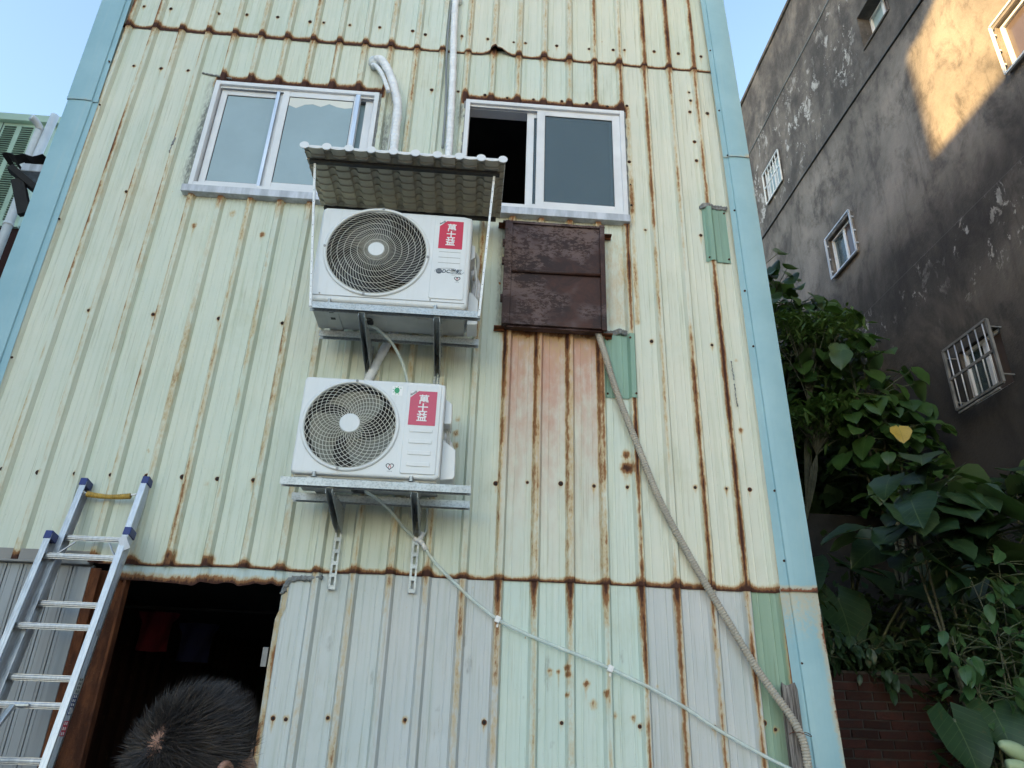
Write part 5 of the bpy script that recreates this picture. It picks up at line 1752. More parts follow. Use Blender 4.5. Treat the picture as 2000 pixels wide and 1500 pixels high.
sh = thing('broken_awning', 'rotten dark awning on charred timber brackets left of the blue trim', 'awning', (-4.3, 2.1, 6.2))
mb = MB()
rows = []
for i in range(5):
    t = i / 4
    rows.append([(-5.05 + 0.045 * k + 0.06 * t * 0, 1.92 + 0.42 * t, 6.90 - 0.06 * t + 0.020 * math.sin(k * 1.57) + (0.02 * (float(vnoise(k * .9, i)) - .5))) for k in range(42)])
V = [p for r in rows for p in r]
F = [(i * 42 + j, i * 42 + j + 1, (i + 1) * 42 + j + 1, (i + 1) * 42 + j) for i in range(4) for j in range(41) if not (i < 2 and random.random() < 0.16)]
mb.add(V, F)
o = mb.build('roof_sheet', M['dark_timber'], sh)
s_ = o.modifiers.new('thickness', 'SOLIDIFY')
s_.thickness = 0.004
MB().box(-4.85, -3.1, 1.98, 2.28, 6.74, 6.84).build('beam', M['sill'], sh, bevel=0.01)
MB().bar((-4.92, 1.95, 6.73), (-4.0, 2.2, 6.10), 0.10, 0.07).build('strut', M['dark_timber'], sh, bevel=0.006)
MB().bar((-4.83, 1.98, 6.62), (-4.66, 2.02, 6.22), 0.12, 0.06, up=(0, 1, 0)).build('post', M['dark_timber'], sh, bevel=0.006)
MB().box(-4.66, -3.1, 2.30, 2.36, 6.0, 6.74).build('back_board', M['dark_timber'], sh)

# unseen blocks added further left to shade the scene and shape the sunlit patch
bk = thing('shade_block', 'unseen pale blocks added beside and behind the camera to shade the scene', 'building', (-14, -9, 0))
MB().box(-18, -10, -10.3, -4.5, 0, 17.6).build('wall', M['pale_wall'], bk)  # tall added block, its edge cuts off the patch on the left
MB().box(-18, -10.02, -16.0, -10.305, 0, 11.98).build('low_shade_block', M['pale_wall'], bk)  # added: its top sets the lower edge of the sunlit patch
MB().box(-15, -10.01, -4.495, 4.6, 0, 13.2).build('rear_shade_block', M['pale_wall'], bk)  # added to keep the sun off the louvred building
MB().box(-11.0, -10.0, -11.3, -10.302, 13.85, 17.6).build('upper_shade_block', M['pale_wall'], bk)  # added to shade the wall above the sunlit patch
for zz in (2.0, 5.0, 8.0, 11.0):
    for yy in (-9.3, -7.0):
        MB().box(-10.02, -9.97, yy, yy + 1.2, zz, zz + 1.3).build('window', M['glass'], bk)

# ------------------------------------------------------------------ terraces, retaining wall, brick wall
mb = MB().grid([[(x, y, 2.06 + 0.08 * float(vnoise(x * 2, y * 2))) for x in np.linspace(2.06, 5.0, 14)] for y in np.linspace(1.56, 3.05, 9)])
structure(mb.build('terrace', M['soil'], smooth=True))
mb = MB().grid([[(x, y, 3.70 + 0.12 * float(vnoise(x * 2, y * 2))) for x in np.linspace(2.06, 5.0, 14)] for y in np.linspace(3.1, 12.9, 20)])
structure(mb.build('upper_terrace', M['soil'], smooth=True))
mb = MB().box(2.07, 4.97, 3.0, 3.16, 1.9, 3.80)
rw = mb.build('retaining_wall', M['shade_concrete'], bevel=0.02)
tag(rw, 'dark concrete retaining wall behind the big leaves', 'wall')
bw = thing('brick_wall', 'dark red brick wall beneath the plants beside the blue trim', 'wall', (2.95, 1.5, 0))
MB().box(2.07, 3.74, 1.512, 1.60, 0, 2.14).build('mortar_bed', M['mortar'], bw)
MB().box(3.74, 4.95, 1.56, 1.62, 0, 2.0).build('earth_bank', M['soil'], bw)
b0 = MB().box(-0.1, 0.1, 0, 0.09, 0, 0.053)
br = [b0.mesh('brick', M['brick'])]
for q in range(3):
    b1 = MB()
    j = lambda: (random.random() - .5) * 0.006
    b1.box(-0.1, 0.1, 0, 0.09, 0, 0.053)
    b1.v = [(x + j(), y + j(), z + j()) for x, y, z in b1.v]
    br.append(b1.mesh('brick', M['brick']))
r = 0
z = 1.28
while z < 2.13:
    x = 2.08 + (0.106 if r % 2 else 0.0) + 0.1
    while x < 3.66 + 0.05 * math.sin(r * 2.1):
        if not (z > 2.06 and x > 3.1 and random.random() < .6):
            o = bpy.data.objects.new('brick', br[random.randrange(4)])
            col.objects.link(o)
            o.location = (x, 1.50 + 0.007 * (random.random() - .5), z)
            o.rotation_euler = (0, rad((random.random() - .5) * 1.6), rad((random.random() - .5) * 1.5))
            put(o, bw)
        x += 0.213
    z += 0.0655
    r += 1
lowb = MB()
r = 0
z = 0.03
while z < 1.24:
    x = 2.18 + (0.106 if r % 2 else 0)
    while x < 3.66:
        lowb.box(x - .1, x + .1, 1.50, 1.59, z, z + .053)
        x += .213
    z += .0655
    r += 1
o = lowb.build('lower_bricks', M['brick'], bw)
o['kind'] = 'stuff'

# ------------------------------------------------------------------ plants
def leaf_mesh(kind, mat, seed):
    rs = random.Random(seed)
    n = 8
    rows = []
    fold = 0.10 + 0.15 * rs.random()
    droop = 0.25 + 0.35 * rs.random()
    wav = rs.random() * 6
    for i in range(n + 1):
        t = i / n
        if kind == 'round':                  # broad, nearly round with a pointed tip
            w = 0.50 * math.sin(math.pi * min(1, t ** 0.62 * 0.97 + 0.02)) ** 0.75
            if i == n: w = 0.005
            back = 0.16 * max(0, 1 - t * 3)
        elif kind == 'heart':                # long arrow-heart (elephant ear)
            w = 0.44 * (math.sin(math.pi * min(1, t ** 0.55)) ** 0.8) + 0.10 * max(0, 1 - t * 2.2)
            if i == n: w = 0.005
            back = 0.30 * max(0, 1 - t * 2.6)
        elif kind == 'oval':
            w = 0.25 * math.sin(math.pi * min(1, t ** 0.8 * 0.98 + 0.015)) ** 0.8
            if i == n: w = 0.004
            back = 0
        else:                                # lance
            w = 0.11 * math.sin(math.pi * min(1, t * 0.97 + 0.02))
            back = 0
        row = []
        for u in (-1, -0.55, 0, 0.55, 1):
            x = u * w * (1 + 0.05 * math.sin(t * 17 + wav))
            y = t - back * abs(u) ** 1.5
            z = fold * abs(x) - droop * (max(y, 0) ** 2) * 0.6 + 0.030 * math.sin(9 * t + wav + u * 2) * abs(u)
            row.append((x, y, z))
        rows.append(row)
    return MB().grid(rows).mesh('leaf', mat, smooth=True)


def leaf_obj(me, p, az, pitch, roll, s, parent):
    o = bpy.data.objects.new('leaf', me)
    col.objects.link(o)
    o.matrix_basis = Matrix.Translation(p) @ Matrix.Rotation(az, 4, 'Z') @ Matrix.Rotation(pitch, 4, 'X') @ Matrix.Rotation(roll, 4, 'Y') @ Matrix.Scale(s, 4)
    put(o, parent)
    return o


def shrub(name, label, base, tips, n, size, kind, mat, spread, stem_r=0.022, azc=180, petiole=0.9, group=None, seed=1, cat='shrub', stem_mat='bark', droop=(-62, -8), tipw=0.45):
    rs = random.Random(seed)
    t = thing(name, label, cat, base, group)
    meshes = [leaf_mesh(kind, M[mat], seed * 10 + q) for q in range(4)]
    st = MB()
    pet = MB()
    B = Vector(base)
    ends = []
    for tp in tips:
        T = Vector(tp)
        mid1 = B.lerp(T, 0.35) + Vector(((rs.random() - .5) * .15, (rs.random() - .5) * .15, (T.z - B.z) * 0.12))
        mid2 = B.lerp(T, 0.7) + Vector(((rs.random() - .5) * .12, (rs.random() - .5) * .12, (T.z - B.z) * 0.08))
        path = smooth_path([B, mid1, mid2, T], 6)
        m = len(path)
        st.tube(path, [stem_r * (1 - 0.72 * i / m) for i in range(m)], 6)
        ends.append(path)
    for q in range(n):
        path = ends[q % len(ends)]
        u = 1 - (1 - tipw) * rs.random() ** 1.3
        p0 = path[min(len(path) - 1, int(u * (len(path) - 1)))]
        az = rad(azc + rs.uniform(-115, 115))
        d = Vector((-math.sin(az), math.cos(az), 0))
        s = size * rs.uniform(0.62, 1.15)
        L = petiole * s * rs.uniform(0.6, 1.25) + spread * rs.random()
        off = d * L + Vector((rs.gauss(0, spread * .35), rs.gauss(0, spread * .35), rs.gauss(0.25 * L, spread * 0.35)))
        p1 = p0 + off
        p1.x = max(2.16, min(XW - 0.12, p1.x))
        pet.tube([p0, p0.lerp(p1, .5) + Vector((0, 0, 0.06 * L)), p1], [0.006 * (size / .25) ** .5, 0.0045 * (size / .25) ** .5, 0.0035 * (size / .25) ** .5], 5, False)
        leaf_obj(meshes[rs.randrange(4)], p1, az, rad(rs.uniform(*droop)), rad(rs.gauss(0, 20)), s, t)
    st.build('stem', M[stem_mat], t, smooth=True)
    pet.build('stalks', M['petiole'], t, smooth=True)
    return t


shrub('broadleaf_shrub', 'tall broad-leaved shrub climbing between the blue trim and the concrete wall', (3.55, 3.7, 3.75),
      [(3.35, 3.0, 6.85), (3.55, 2.9, 6.6), (3.80, 3.1, 6.45), (4.05, 3.0, 6.3), (3.4, 2.7, 6.1), (3.7, 2.7, 5.95), (4.0, 2.8, 5.85), (3.45, 2.6, 5.5), (3.85, 2.6, 5.4), (4.15, 3.2, 6.4)],
      290, 0.215, 'round', 'leaf_broad', 0.18, seed=3)
shrub('broadleaf_shrub', 'sprawling broad-leaved shrub against the concrete wall left of the caged window', (4.2, 2.6, 2.1),
      [(3.9, 2.3, 5.4), (4.15, 2.4, 5.45), (4.3, 2.6, 5.2), (4.1, 2.2, 4.9), (4.4, 2.4, 4.75), (4.5, 2.5, 4.6), (3.85, 2.2, 4.7), (4.15, 2.1, 4.45)],
      230, 0.20, 'round', 'leaf_broad', 0.17, seed=5)
shrub('large_leaved_plant', 'large-leaved plant with pale branching stalks in front of the retaining wall', (3.75, 1.0, 0.0),
      [(3.30, 0.8, 3.40), (3.42, 0.85, 3.25), (3.2, 0.8, 3.1), (3.5, 0.9, 3.5)], 52, 0.31, 'round', 'leaf_dark', 0.20, 0.019, 180, 0.8, seed=8, stem_mat='bark', cat='plant', droop=(-38, 6), tipw=0.8)
shrub('large_leaved_plant', 'large-leaved plant by the foot of the concrete wall, above the vine', (4.15, 0.9, 0.0),
      [(3.85, 0.8, 3.35), (4.05, 0.8, 3.5), (4.2, 0.75, 3.3), (3.95, 0.7, 3.0)], 56, 0.33, 'round', 'leaf_dark', 0.22, 0.019, 180, 0.8, seed=9, stem_mat='bark', cat='plant', droop=(-40, 6), tipw=0.8)
shrub('vine_shrub', 'bright glossy small-leaved vine at the right edge beside the brick wall', (3.75, 0.7, 0.0),
      [(3.45, 0.55, 2.70), (3.65, 0.5, 2.85), (3.9, 0.5, 2.75), (3.2, 0.5, 2.3), (3.45, 0.4, 2.35), (3.75, 0.4, 2.4), (3.25, 0.45, 2.0), (3.55, 0.4, 2.0), (3.85, 0.4, 2.0), (3.5, 0.35, 1.75)],
      298, 0.135, 'oval', 'leaf_bright', 0.15, 0.010, 180, 0.5, seed=12, droop=(-75, -15), tipw=0.55)
shrub('creeper', 'trailing creeper hanging over the top of the brick wall', (2.9, 1.75, 2.08),
      [(2.65, 1.42, 2.60), (2.8, 1.40, 2.45), (2.75, 1.40, 2.25), (3.0, 1.40, 2.35), (3.2, 1.42, 2.3), (3.3, 1.40, 2.1), (3.45, 1.44, 2.35), (2.6, 1.42, 2.3)],
      240, 0.12, 'oval', 'leaf_dark', 0.11, 0.008, 180, 0.5, seed=14, cat='plant', droop=(-80, -15), tipw=0.35)
# elephant ears: each leaf set by hand
ee = thing('elephant_ear_plant', 'elephant ear plant with huge drooping leaves above the brick wall', 'plant', (3.35, 1.9, 2.1))
em = [leaf_mesh('heart', M['leaf_taro'], 60 + q) for q in range(4)]
stk = MB()
for q, (x, y, z, s, az, pt, rl_) in enumerate([(2.86, 1.85, 2.98, 0.50, 160, -30, 14), (3.30, 1.80, 2.98, 0.52, 190, -22, -12), (3.70, 1.70, 2.80, 0.52, 175, -14, 10), (4.12, 1.75, 3.06, 0.55, 170, -52, 6),
                                                (3.06, 1.65, 2.70, 0.46, 185, -64, 4), (3.98, 1.9, 2.86, 0.45, 210, -35, 0), (2.62, 1.8, 2.82, 0.42, 150, -28, 8), (3.5, 2.0, 3.05, 0.4, 200, -20, -8)]):
    leaf_obj(em[q % 4], Vector((x, y, z)), rad(az), rad(pt), rad(rl_), s, ee)
    stk.tube(smooth_path([(3.35 + (q - 4) * .03, 1.95, 2.08), (x * .6 + 3.35 * .4, y + .12, (z + 2.08) / 2 + .1), (x, y, z)], 5), 0.014, 6)
stk.build('stalks', M['petiole'], ee, smooth=True)
e2 = thing('elephant_ear_plant', 'low elephant ear leaf with a pale furled leaf at the foot of the vine', 'plant', (3.1, 0.25, 0))
leaf_obj(em[1], Vector((2.98, 0.32, 1.80)), rad(185), rad(-58), 0.1, 0.36, e2)
leaf_obj(em[2], Vector((3.30, 0.40, 1.86)), rad(165), rad(-50), 0.1, 0.32, e2)
MB().tube(smooth_path([(3.1, 0.3, 0.0), (3.06, 0.32, 1.0), (2.98, 0.32, 1.80)], 5), 0.012, 6).tube(smooth_path([(3.15, 0.3, 0.0), (3.22, 0.36, 1.0), (3.30, 0.40, 1.86)], 5), 0.012, 6).build('stalks', M['petiole'], e2, smooth=True)
pd = [(3.34, 0.20, 1.60), (3.26, 0.19, 1.625), (3.19, 0.18, 1.655), (3.13, 0.17, 1.675)]
MB().tube(smooth_path(pd, 6), [0.012 + 0.036 * math.sin(math.pi * (0.12 + 0.84 * k / 18)) for k in range(19)], 12).build('furled_leaf', M['pod'], e2, smooth=True)
MB().tube(smooth_path([(3.2, 0.3, 0.0), (3.32, 0.28, 1.0), (3.34, 0.20, 1.60)], 5), 0.012, 6).build('stalks', M['petiole'], e2, smooth=True)
MB().tube(smooth_path([(3.30, 0.16, 1.50), (3.22, 0.15, 1.555), (3.13, 0.15, 1.57)], 6), [0.01 + 0.026 * math.sin(math.pi * (0.1 + 0.7 * k / 12)) for k in range(13)], 10).build('furled_leaf', M['pod'], e2, smooth=True)
yl = leaf_mesh('round', M['leaf_yellow'], 99)
yt = bpy.data.objects.new('fallen_leaf', yl)
col.objects.link(yt)
yt.matrix_basis = Matrix.Translation((3.60, 1.22, 4.07)) @ Matrix.Rotation(rad(165), 4, 'Z') @ Matrix.Rotation(rad(-62), 4, 'X') @ Matrix.Scale(0.17, 4)
tag(yt, 'single yellow leaf caught below the shrubs by the concrete wall', 'leaf')


def fine_bush(name, label, base, centre, rx, ry, rz, n, L, seed, kind_mat='leaf_fine'):
    rs = random.Random(seed)
    t = thing(name, label, 'bush', base)
    mb = MB()
    st = MB()
    C_ = Vector(centre)
    twigs = []
    for q in range(26):
        v = Vector((rs.gauss(0, .5), rs.gauss(0, .5), rs.gauss(0, .5)))
        T = C_ + Vector((v.x * rx, v.y * ry, v.z * rz))
        T.x = max(2.2, T.x)
        path = smooth_path([Vector(base), Vector(base).lerp(C_, .6), T], 5)
        st.tube(path, [0.010 * (1 - .8 * i / len(path)) for i in range(len(path))], 4, False)
        twigs.append(path)
    for q in range(n):
        path = twigs[q % 26]
        p = path[-1] + Vector((rs.gauss(0, rx * .22), rs.gauss(0, ry * .22), rs.gauss(0, rz * .22)))
        p.x = max(2.2, p.x)
        az = rs.uniform(0, 6.28)
        pt = rs.uniform(-1.0, 0.5)
        d = Vector((math.cos(az) * math.cos(pt), math.sin(az) * math.cos(pt), math.sin(pt)))
        w = d.cross(Vector((rs.gauss(0, .3), rs.gauss(0, .3), 1))).normalized() * L * 0.13
        s = L * rs.uniform(.6, 1.2)
        mb.add([p, p + d * s * .45 + w, p + d * s + Vector((0, 0, -.1 * s)), p + d * s * .45 - w], [(0, 1, 2, 3)])
    c_ = mb.build('crown', M[kind_mat], t)
    c_['kind'] = 'stuff'
    st.build('stem', M['bark'], t)


fine_bush('fine_leaved_bush', 'feathery light green bush growing through the shrub beside the blue trim', (3.5, 2.9, 3.7), (3.62, 2.45, 5.72), 0.42, 0.3, 0.22, 900, 0.13, 21)
fine_bush('fine_leaved_bush', 'narrow-leaved bush low beside the blue trim under the shrub', (3.5, 2.9, 3.7), (3.62, 2.45, 4.72), 0.42, 0.3, 0.22, 800, 0.15, 22)
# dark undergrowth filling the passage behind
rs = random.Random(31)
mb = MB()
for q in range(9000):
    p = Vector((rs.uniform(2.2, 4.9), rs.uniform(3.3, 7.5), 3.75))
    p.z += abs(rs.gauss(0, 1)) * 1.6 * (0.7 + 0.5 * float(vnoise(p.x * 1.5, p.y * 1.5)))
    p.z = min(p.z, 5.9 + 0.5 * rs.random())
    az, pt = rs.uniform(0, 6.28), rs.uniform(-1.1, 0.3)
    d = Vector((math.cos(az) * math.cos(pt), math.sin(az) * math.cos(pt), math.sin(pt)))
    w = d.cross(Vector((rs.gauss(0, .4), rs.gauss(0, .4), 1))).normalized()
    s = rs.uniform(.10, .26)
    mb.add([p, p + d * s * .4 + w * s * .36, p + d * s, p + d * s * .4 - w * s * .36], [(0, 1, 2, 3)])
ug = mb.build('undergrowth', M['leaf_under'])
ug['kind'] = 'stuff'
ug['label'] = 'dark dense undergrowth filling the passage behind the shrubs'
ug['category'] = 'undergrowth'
rs = random.Random(32)
mb = MB()
for q in range(8000):
    p = Vector((rs.uniform(2.2, 4.95), rs.uniform(1.65, 2.95), 2.1))
    p.z += abs(rs.gauss(0, .38))
    if q % 2:
        p = Vector((rs.uniform(3.45, 4.85), rs.uniform(0.65, 1.45), 0.3 + 2.3 * rs.random()))
    az, pt = rs.uniform(0, 6.28), rs.uniform(-.6, 0.9)
    d = Vector((math.cos(az) * math.cos(pt), math.sin(az) * math.cos(pt), math.sin(pt)))
    w = d.cross(Vector((rs.gauss(0, .4), rs.gauss(0, .4), 1))).normalized()
    s = rs.uniform(.06, .16)
    mb.add([p, p + d * s * .4 + w * s * .25, p + d * s, p + d * s * .4 - w * s * .25], [(0, 1, 2, 3)])
gc = mb.build('ground_cover', M['leaf_under'])
gc['kind'] = 'stuff'
gc['label'] = 'low dark weeds on the terrace and beside the brick wall'
gc['category'] = 'weeds'
# ------------------------------------------------------------------ the man in front of the doorway
def skin_mesh(joints, edges, root=0, sub=2):
    me = bpy.data.meshes.new('body')
    me.from_pydata([j[:3] for j in joints], edges, [])
    o = bpy.data.objects.new('body', me)
    col.objects.link(o)
    o.modifiers.new('skin', 'SKIN').use_smooth_shade = True
    for i, j in enumerate(joints):
        sv = me.skin_vertices[0].data[i]
        r = j[3]
        sv.radius = r if isinstance(r, tuple) else (r, r)
        sv.use_root = i == root
    s = o.modifiers.new('sub', 'SUBSURF')
    s.levels = s.render_levels = sub
    bpy.context.view_layer.update()
    out = bpy.data.meshes.new_from_object(o.evaluated_get(bpy.context.evaluated_depsgraph_get()))
    bpy.data.objects.remove(o)
    return out


per = thing('person', 'person with short black hair and a thin crown, seen from behind before the doorway', 'person', (-0.42, -3.06, 0))
HC = Vector((-0.383, -3.045, 1.621))
fa, pu = rad(42), rad(14)
Fh = Vector((math.sin(fa), math.cos(fa), 0))
Rh = Vector((math.cos(fa), -math.sin(fa), 0))
Fw = Fh * math.cos(pu) + Vector((0, 0, 1)) * math.sin(pu)
Uw = Vector((0, 0, 1)) * math.cos(pu) - Fh * math.sin(pu)
AF, AR, AU = 0.086, 0.069, 0.098


def hw(f, r, u):
    return HC + Fw * f + Rh * r + Uw * u


def bodyp(f, r, z):
    return tuple(Vector((-0.42, -3.06, 0)) + Fh * f + Rh * r + Vector((0, 0, z)))


J = [(*bodyp(0, 0, 0.95), (0.15, 0.11)), (*bodyp(0, 0, 1.15), (0.14, 0.105)), (*bodyp(0, 0, 1.32), (0.165, 0.11)), (*bodyp(-0.01, 0, 1.42), (0.10, 0.08)), (*tuple(HC - Vector((0, 0, 0.15)) - Fh * 0.015), 0.056), (*tuple(HC - Vector((0, 0, 0.04))), 0.062)]
E_ = [(0, 1), (1, 2), (2, 3), (3, 4), (4, 5)]
for s in (-1, 1):
    b = len(J)
    J += [(*bodyp(0, s * 0.10, 0.88), 0.088), (*bodyp(0.01, s * 0.11, 0.50), 0.056), (*bodyp(-0.01, s * 0.115, 0.09), 0.040), (*bodyp(0.08, s * 0.12, 0.04), 0.036), (*bodyp(0.15, s * 0.125, 0.03), 0.028)]
    E_ += [(0, b), (b, b + 1), (b + 1, b + 2), (b + 2, b + 3), (b + 3, b + 4)]
    a = len(J)
    J += [(*bodyp(-0.01, s * 0.175, 1.385), 0.058), (*bodyp(-0.02, s * 0.225, 1.12), 0.043), (*bodyp(0.05, s * 0.235, 0.90), 0.030), (*bodyp(0.075, s * 0.232, 0.83), (0.034, 0.018))]
    E_ += [(3, a), (a, a + 1), (a + 1, a + 2), (a + 2, a + 3)]
    for q, (df, L) in enumerate(((-0.024, 0.070), (-0.008, 0.085), (0.010, 0.080), (0.026, 0.065))):
        h = len(J)
        J += [(*bodyp(0.085 + df, s * 0.228, 0.790), 0.0095), (*bodyp(0.092 + df, s * 0.222, 0.790 - L * .55), 0.0085), (*bodyp(0.088 + df, s * 0.210, 0.790 - L), 0.0075)]
        E_ += [(a + 3, h), (h, h + 1), (h + 1, h + 2)]
    h = len(J)
    J += [(*bodyp(0.115, s * 0.222, 0.825), 0.010), (*bodyp(0.128, s * 0.212, 0.79), 0.0085)]
    E_ += [(a + 3, h), (h, h + 1)]
bm_ = skin_mesh(J, E_)
# head surface: skull, jaw, brow, nose, lips, ears
NU, NV = 48, 36
hv = []
for i in range(NV + 1):
    th = math.pi * i / NV
    for j in range(NU):
        ph = 2 * math.pi * j / NU
        f, r, u = math.sin(th) * math.cos(ph), math.sin(th) * math.sin(ph), math.cos(th)
        F_, R_, U_ = f * AF, r * AR, u * AU
        low = max(0.0, -u)
        if f > 0:
            U_ -= 0.022 * low * f
            F_ -= 0.012 * low
        R_ *= 1 - 0.22 * low
        front = max(0.0, f)
        F_ += 0.022 * math.exp(-((r / 0.16) ** 2) - ((u + 0.22) / 0.20) ** 2) * (front > 0.6)       # nose
        F_ += 0.006 * math.exp(-((u - 0.16) / 0.10) ** 2) * front                                       # brow
        F_ -= 0.009 * math.exp(-(((abs(r) - 0.38) / 0.17) ** 2) - ((u + 0.0) / 0.12) ** 2) * front      # eye sockets
        F_ += 0.006 * math.exp(-((r / 0.28) ** 2) - ((u + 0.56) / 0.10) ** 2) * front                   # lips
        F_ += 0.008 * math.exp(-((r / 0.3) ** 2) - ((u + 0.86) / 0.12) ** 2) * front                    # chin
        hv.append(tuple(hw(F_, R_, U_)))
hf = [(i * NU + j, i * NU + (j + 1) % NU, (i + 1) * NU + (j + 1) % NU, (i + 1) * NU + j) for i in range(NV) for j in range(NU)]
mb = MB()
mb.add([tuple(v.co) for v in bm_.vertices], [tuple(p.vertices) for p in bm_.polygons])
mb.add(hv, [f[::-1] for f in hf])
for s in (-1, 1):                                    # ears: rim curve plus the shell
    ec = hw(-0.004, s * 0.078, -0.016)
    rim = [ec + Fw * (0.017 * math.cos(t) - 0.004) + Uw * (0.031 * math.sin(t)) + Rh * s * (0.010 + 0.008 * math.cos(t - 2.8)) for t in np.linspace(-1.9, 4.0, 18)]
    mb.tube(rim, [0.0045 * (0.7 + 0.5 * math.sin(math.pi * k / 17)) for k in range(18)], 8)
    rows = []
    for k in range(6):
        q = k / 5
        rows.append([ec + Fw * ((0.016 * math.cos(t) - 0.004) * q) + Uw * (0.030 * math.sin(t) * q) + Rh * s * (0.004 + 0.007 * q * q + 0.006 * q * math.cos(t - 2.8)) for t in np.linspace(-1.9, 4.0, 16)])
    mb.grid(rows)
    mb.add(*(lambda c: ([c + Vector((dx, dy, dz)) * 0.010 for dx in (-1, 1) for dy in (-1, 1) for dz in (-1, 1)], [(0, 1, 3, 2), (4, 6, 7, 5), (0, 4, 5, 1), (2, 3, 7, 6), (0, 2, 6, 4), (1, 5, 7, 3)]))(hw(-0.004, s * 0.070, -0.020)))
mb.build('body', M['skin'], per, smooth=True)
for s in (-1, 1):
    e = MB()
    for i in range(9):
        pass
    ec = hw(AF * 0.78, s * 0.028, 0.002)
    rows = [[ec + Rh * (0.010 * math.sin(a) * math.cos(b)) + Uw * (0.007 * math.sin(a) * math.sin(b)) + Fw * (0.006 * math.cos(a)) for b in np.linspace(0, 2 * math.pi, 13)] for a in np.linspace(0.01, 1.57, 6)]
    e.grid(rows).build('eye', M['print_white'], per, smooth=True)
# hair
Wd = (-0.80, 0.18, 0.57)                              # whorl, in head axes
wl = math.sqrt(sum(c * c for c in Wd))
Wd = tuple(c / wl for c in Wd)


def hair_ok(f, r, u):
    if f > 0.62 and u < 0.52: return False
    if f > 0.15 and u < 0.10 - 0.3 * (abs(r) < 0.6): return False
    if u < -0.62: return False
    if u < -0.05 and f > -0.10: return False
    return True


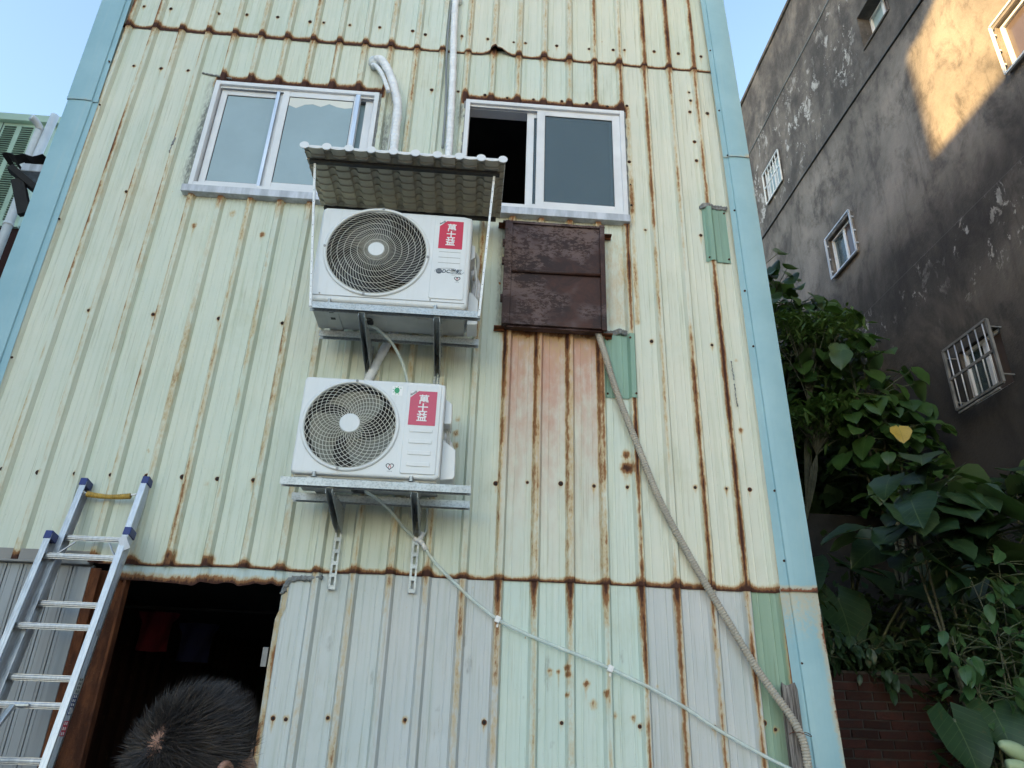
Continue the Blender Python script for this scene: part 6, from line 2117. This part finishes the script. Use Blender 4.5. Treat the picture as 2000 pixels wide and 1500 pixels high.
cap_f = []
for i in range(NV):
    for j in range(NU):
        th, ph = math.pi * (i + .5) / NV, 2 * math.pi * (j + .5) / NU
        f, r, u = math.sin(th) * math.cos(ph), math.sin(th) * math.sin(ph), math.cos(th)
        dW = math.acos(max(-1, min(1, f * Wd[0] + r * Wd[1] + u * Wd[2])))
        if hair_ok(f, r, u) and dW > 0.24:
            cap_f.append(hf[i * NU + j][::-1])
cap = MB()
cv = []
for p in hv:
    d = Vector(p) - HC
    cv.append(tuple(HC + d * 1.022))
cap.v = cv
cap.f = cap_f
cap.m = [0] * len(cap_f)
rs = random.Random(77)
hm = MB()
tone = [0.15] * len(cv)
cnt = 0
while cnt < 19000:
    f, r, u = rs.gauss(0, 1), rs.gauss(0, 1), rs.gauss(0, 1)
    l = math.sqrt(f * f + r * r + u * u)
    f, r, u = f / l, r / l, u / l
    if not hair_ok(f, r, u):
        continue
    dot = f * Wd[0] + r * Wd[1] + u * Wd[2]
    dW = math.acos(max(-1, min(1, dot)))
    if dW < 0.26 and rs.random() > (dW / 0.26) ** 1.2 * 0.7 + 0.42:
        continue
    n = Vector((f / AF, r / AR, u / AU)).normalized()
    t = Vector((f - Wd[0] * dot, r - Wd[1] * dot, u - Wd[2] * dot))
    t = t - n * t.dot(n)
    if t.length > 1e-5:
        t.normalize()
    sw = n.cross(t)
    t = (t + sw * 0.45 * math.exp(-dW * 1.6) + Vector((0.25, 0, 0)) * max(0, u)).normalized()
    clump = float(vnoise(f * 9 + 30, r * 9 + u * 5 + 30))
    lift = (0.85 if u > 0.1 else 0.48) + 0.55 * (clump - .5) + rs.gauss(0, .18)
    L = (0.036 if u > 0.05 else 0.022) * rs.uniform(0.5, 1.3) * min(1, 0.40 + dW * 0.9)
    p0 = Vector((f * AF, r * AR, u * AU)) * 1.01
    d0 = (t * (1 - lift * .5) + n * lift + Vector((rs.gauss(0, .24), rs.gauss(0, .24), rs.gauss(0, .24))) + sw * (clump - .5) * 0.5).normalized()
    p1 = p0 + d0 * L * 0.5
    d1 = (d0 + t * 0.55 - n * 0.28).normalized()
    p2 = p1 + d1 * L * 0.5
    side = d0.cross(n).normalized() * 0.00050
    q = [hw(*p) for p in (p0 - side, p0 + side, p1 - side * .8, p1 + side * .8, p2)]
    hm.add(q, [(0, 1, 3, 2), (2, 3, 4)])
    tn = rs.random() ** 1.6
    tone += [tn] * 5
    cnt += 1
o0 = len(cap.v)
cap.v += hm.v
cap.f += [tuple(i + o0 for i in f) for f in hm.f]
cap.m += hm.m
ho = cap.build('hair', M['hair'], per, smooth=True)
ta_ = ho.data.attributes.new('tone', 'FLOAT', 'POINT')
ta_.data.foreach_set('value', np.array(tone, np.float32))
# clothes
sj = [(*bodyp(0, 0, 0.90), (0.175, 0.125)), (*bodyp(0, 0, 1.15), (0.165, 0.12)), (*bodyp(0, 0, 1.33), (0.182, 0.122)), (*bodyp(-0.01, 0, 1.43), (0.105, 0.088))]
se = [(0, 1), (1, 2), (2, 3)]
for s in (-1, 1):
    a = len(sj)
    sj += [(*bodyp(-0.01, s * 0.178, 1.385), 0.072), (*bodyp(-0.015, s * 0.212, 1.20), 0.066)]
    se += [(3, a), (a, a + 1)]
me = skin_mesh(sj, se)
me.materials.clear(); me.materials.append(M['shirt'])
o = bpy.data.objects.new('shirt', me); col.objects.link(o); put(o, per)
tj_ = [(*bodyp(0, 0, 0.93), (0.165, 0.122))]
te = []
for s in (-1, 1):
    a = len(tj_)
    tj_ += [(*bodyp(0, s * 0.10, 0.84), 0.102), (*bodyp(0.01, s * 0.11, 0.50), 0.078), (*bodyp(-0.01, s * 0.115, 0.10), 0.068)]
    te += [(0, a), (a, a + 1), (a + 1, a + 2)]
me = skin_mesh(tj_, te)
me.materials.clear(); me.materials.append(M['trousers'])
o = bpy.data.objects.new('trousers', me); col.objects.link(o); put(o, per)
for s in (-1, 1):
    me = skin_mesh([(*bodyp(-0.05, s * 0.115, 0.045), 0.046), (*bodyp(0.05, s * 0.12, 0.045), 0.048), (*bodyp(0.17, s * 0.125, 0.038), 0.040)], [(0, 1), (1, 2)])
    me.materials.clear(); me.materials.append(M['shoe'])
    o = bpy.data.objects.new('shoe', me); col.objects.link(o); put(o, per)
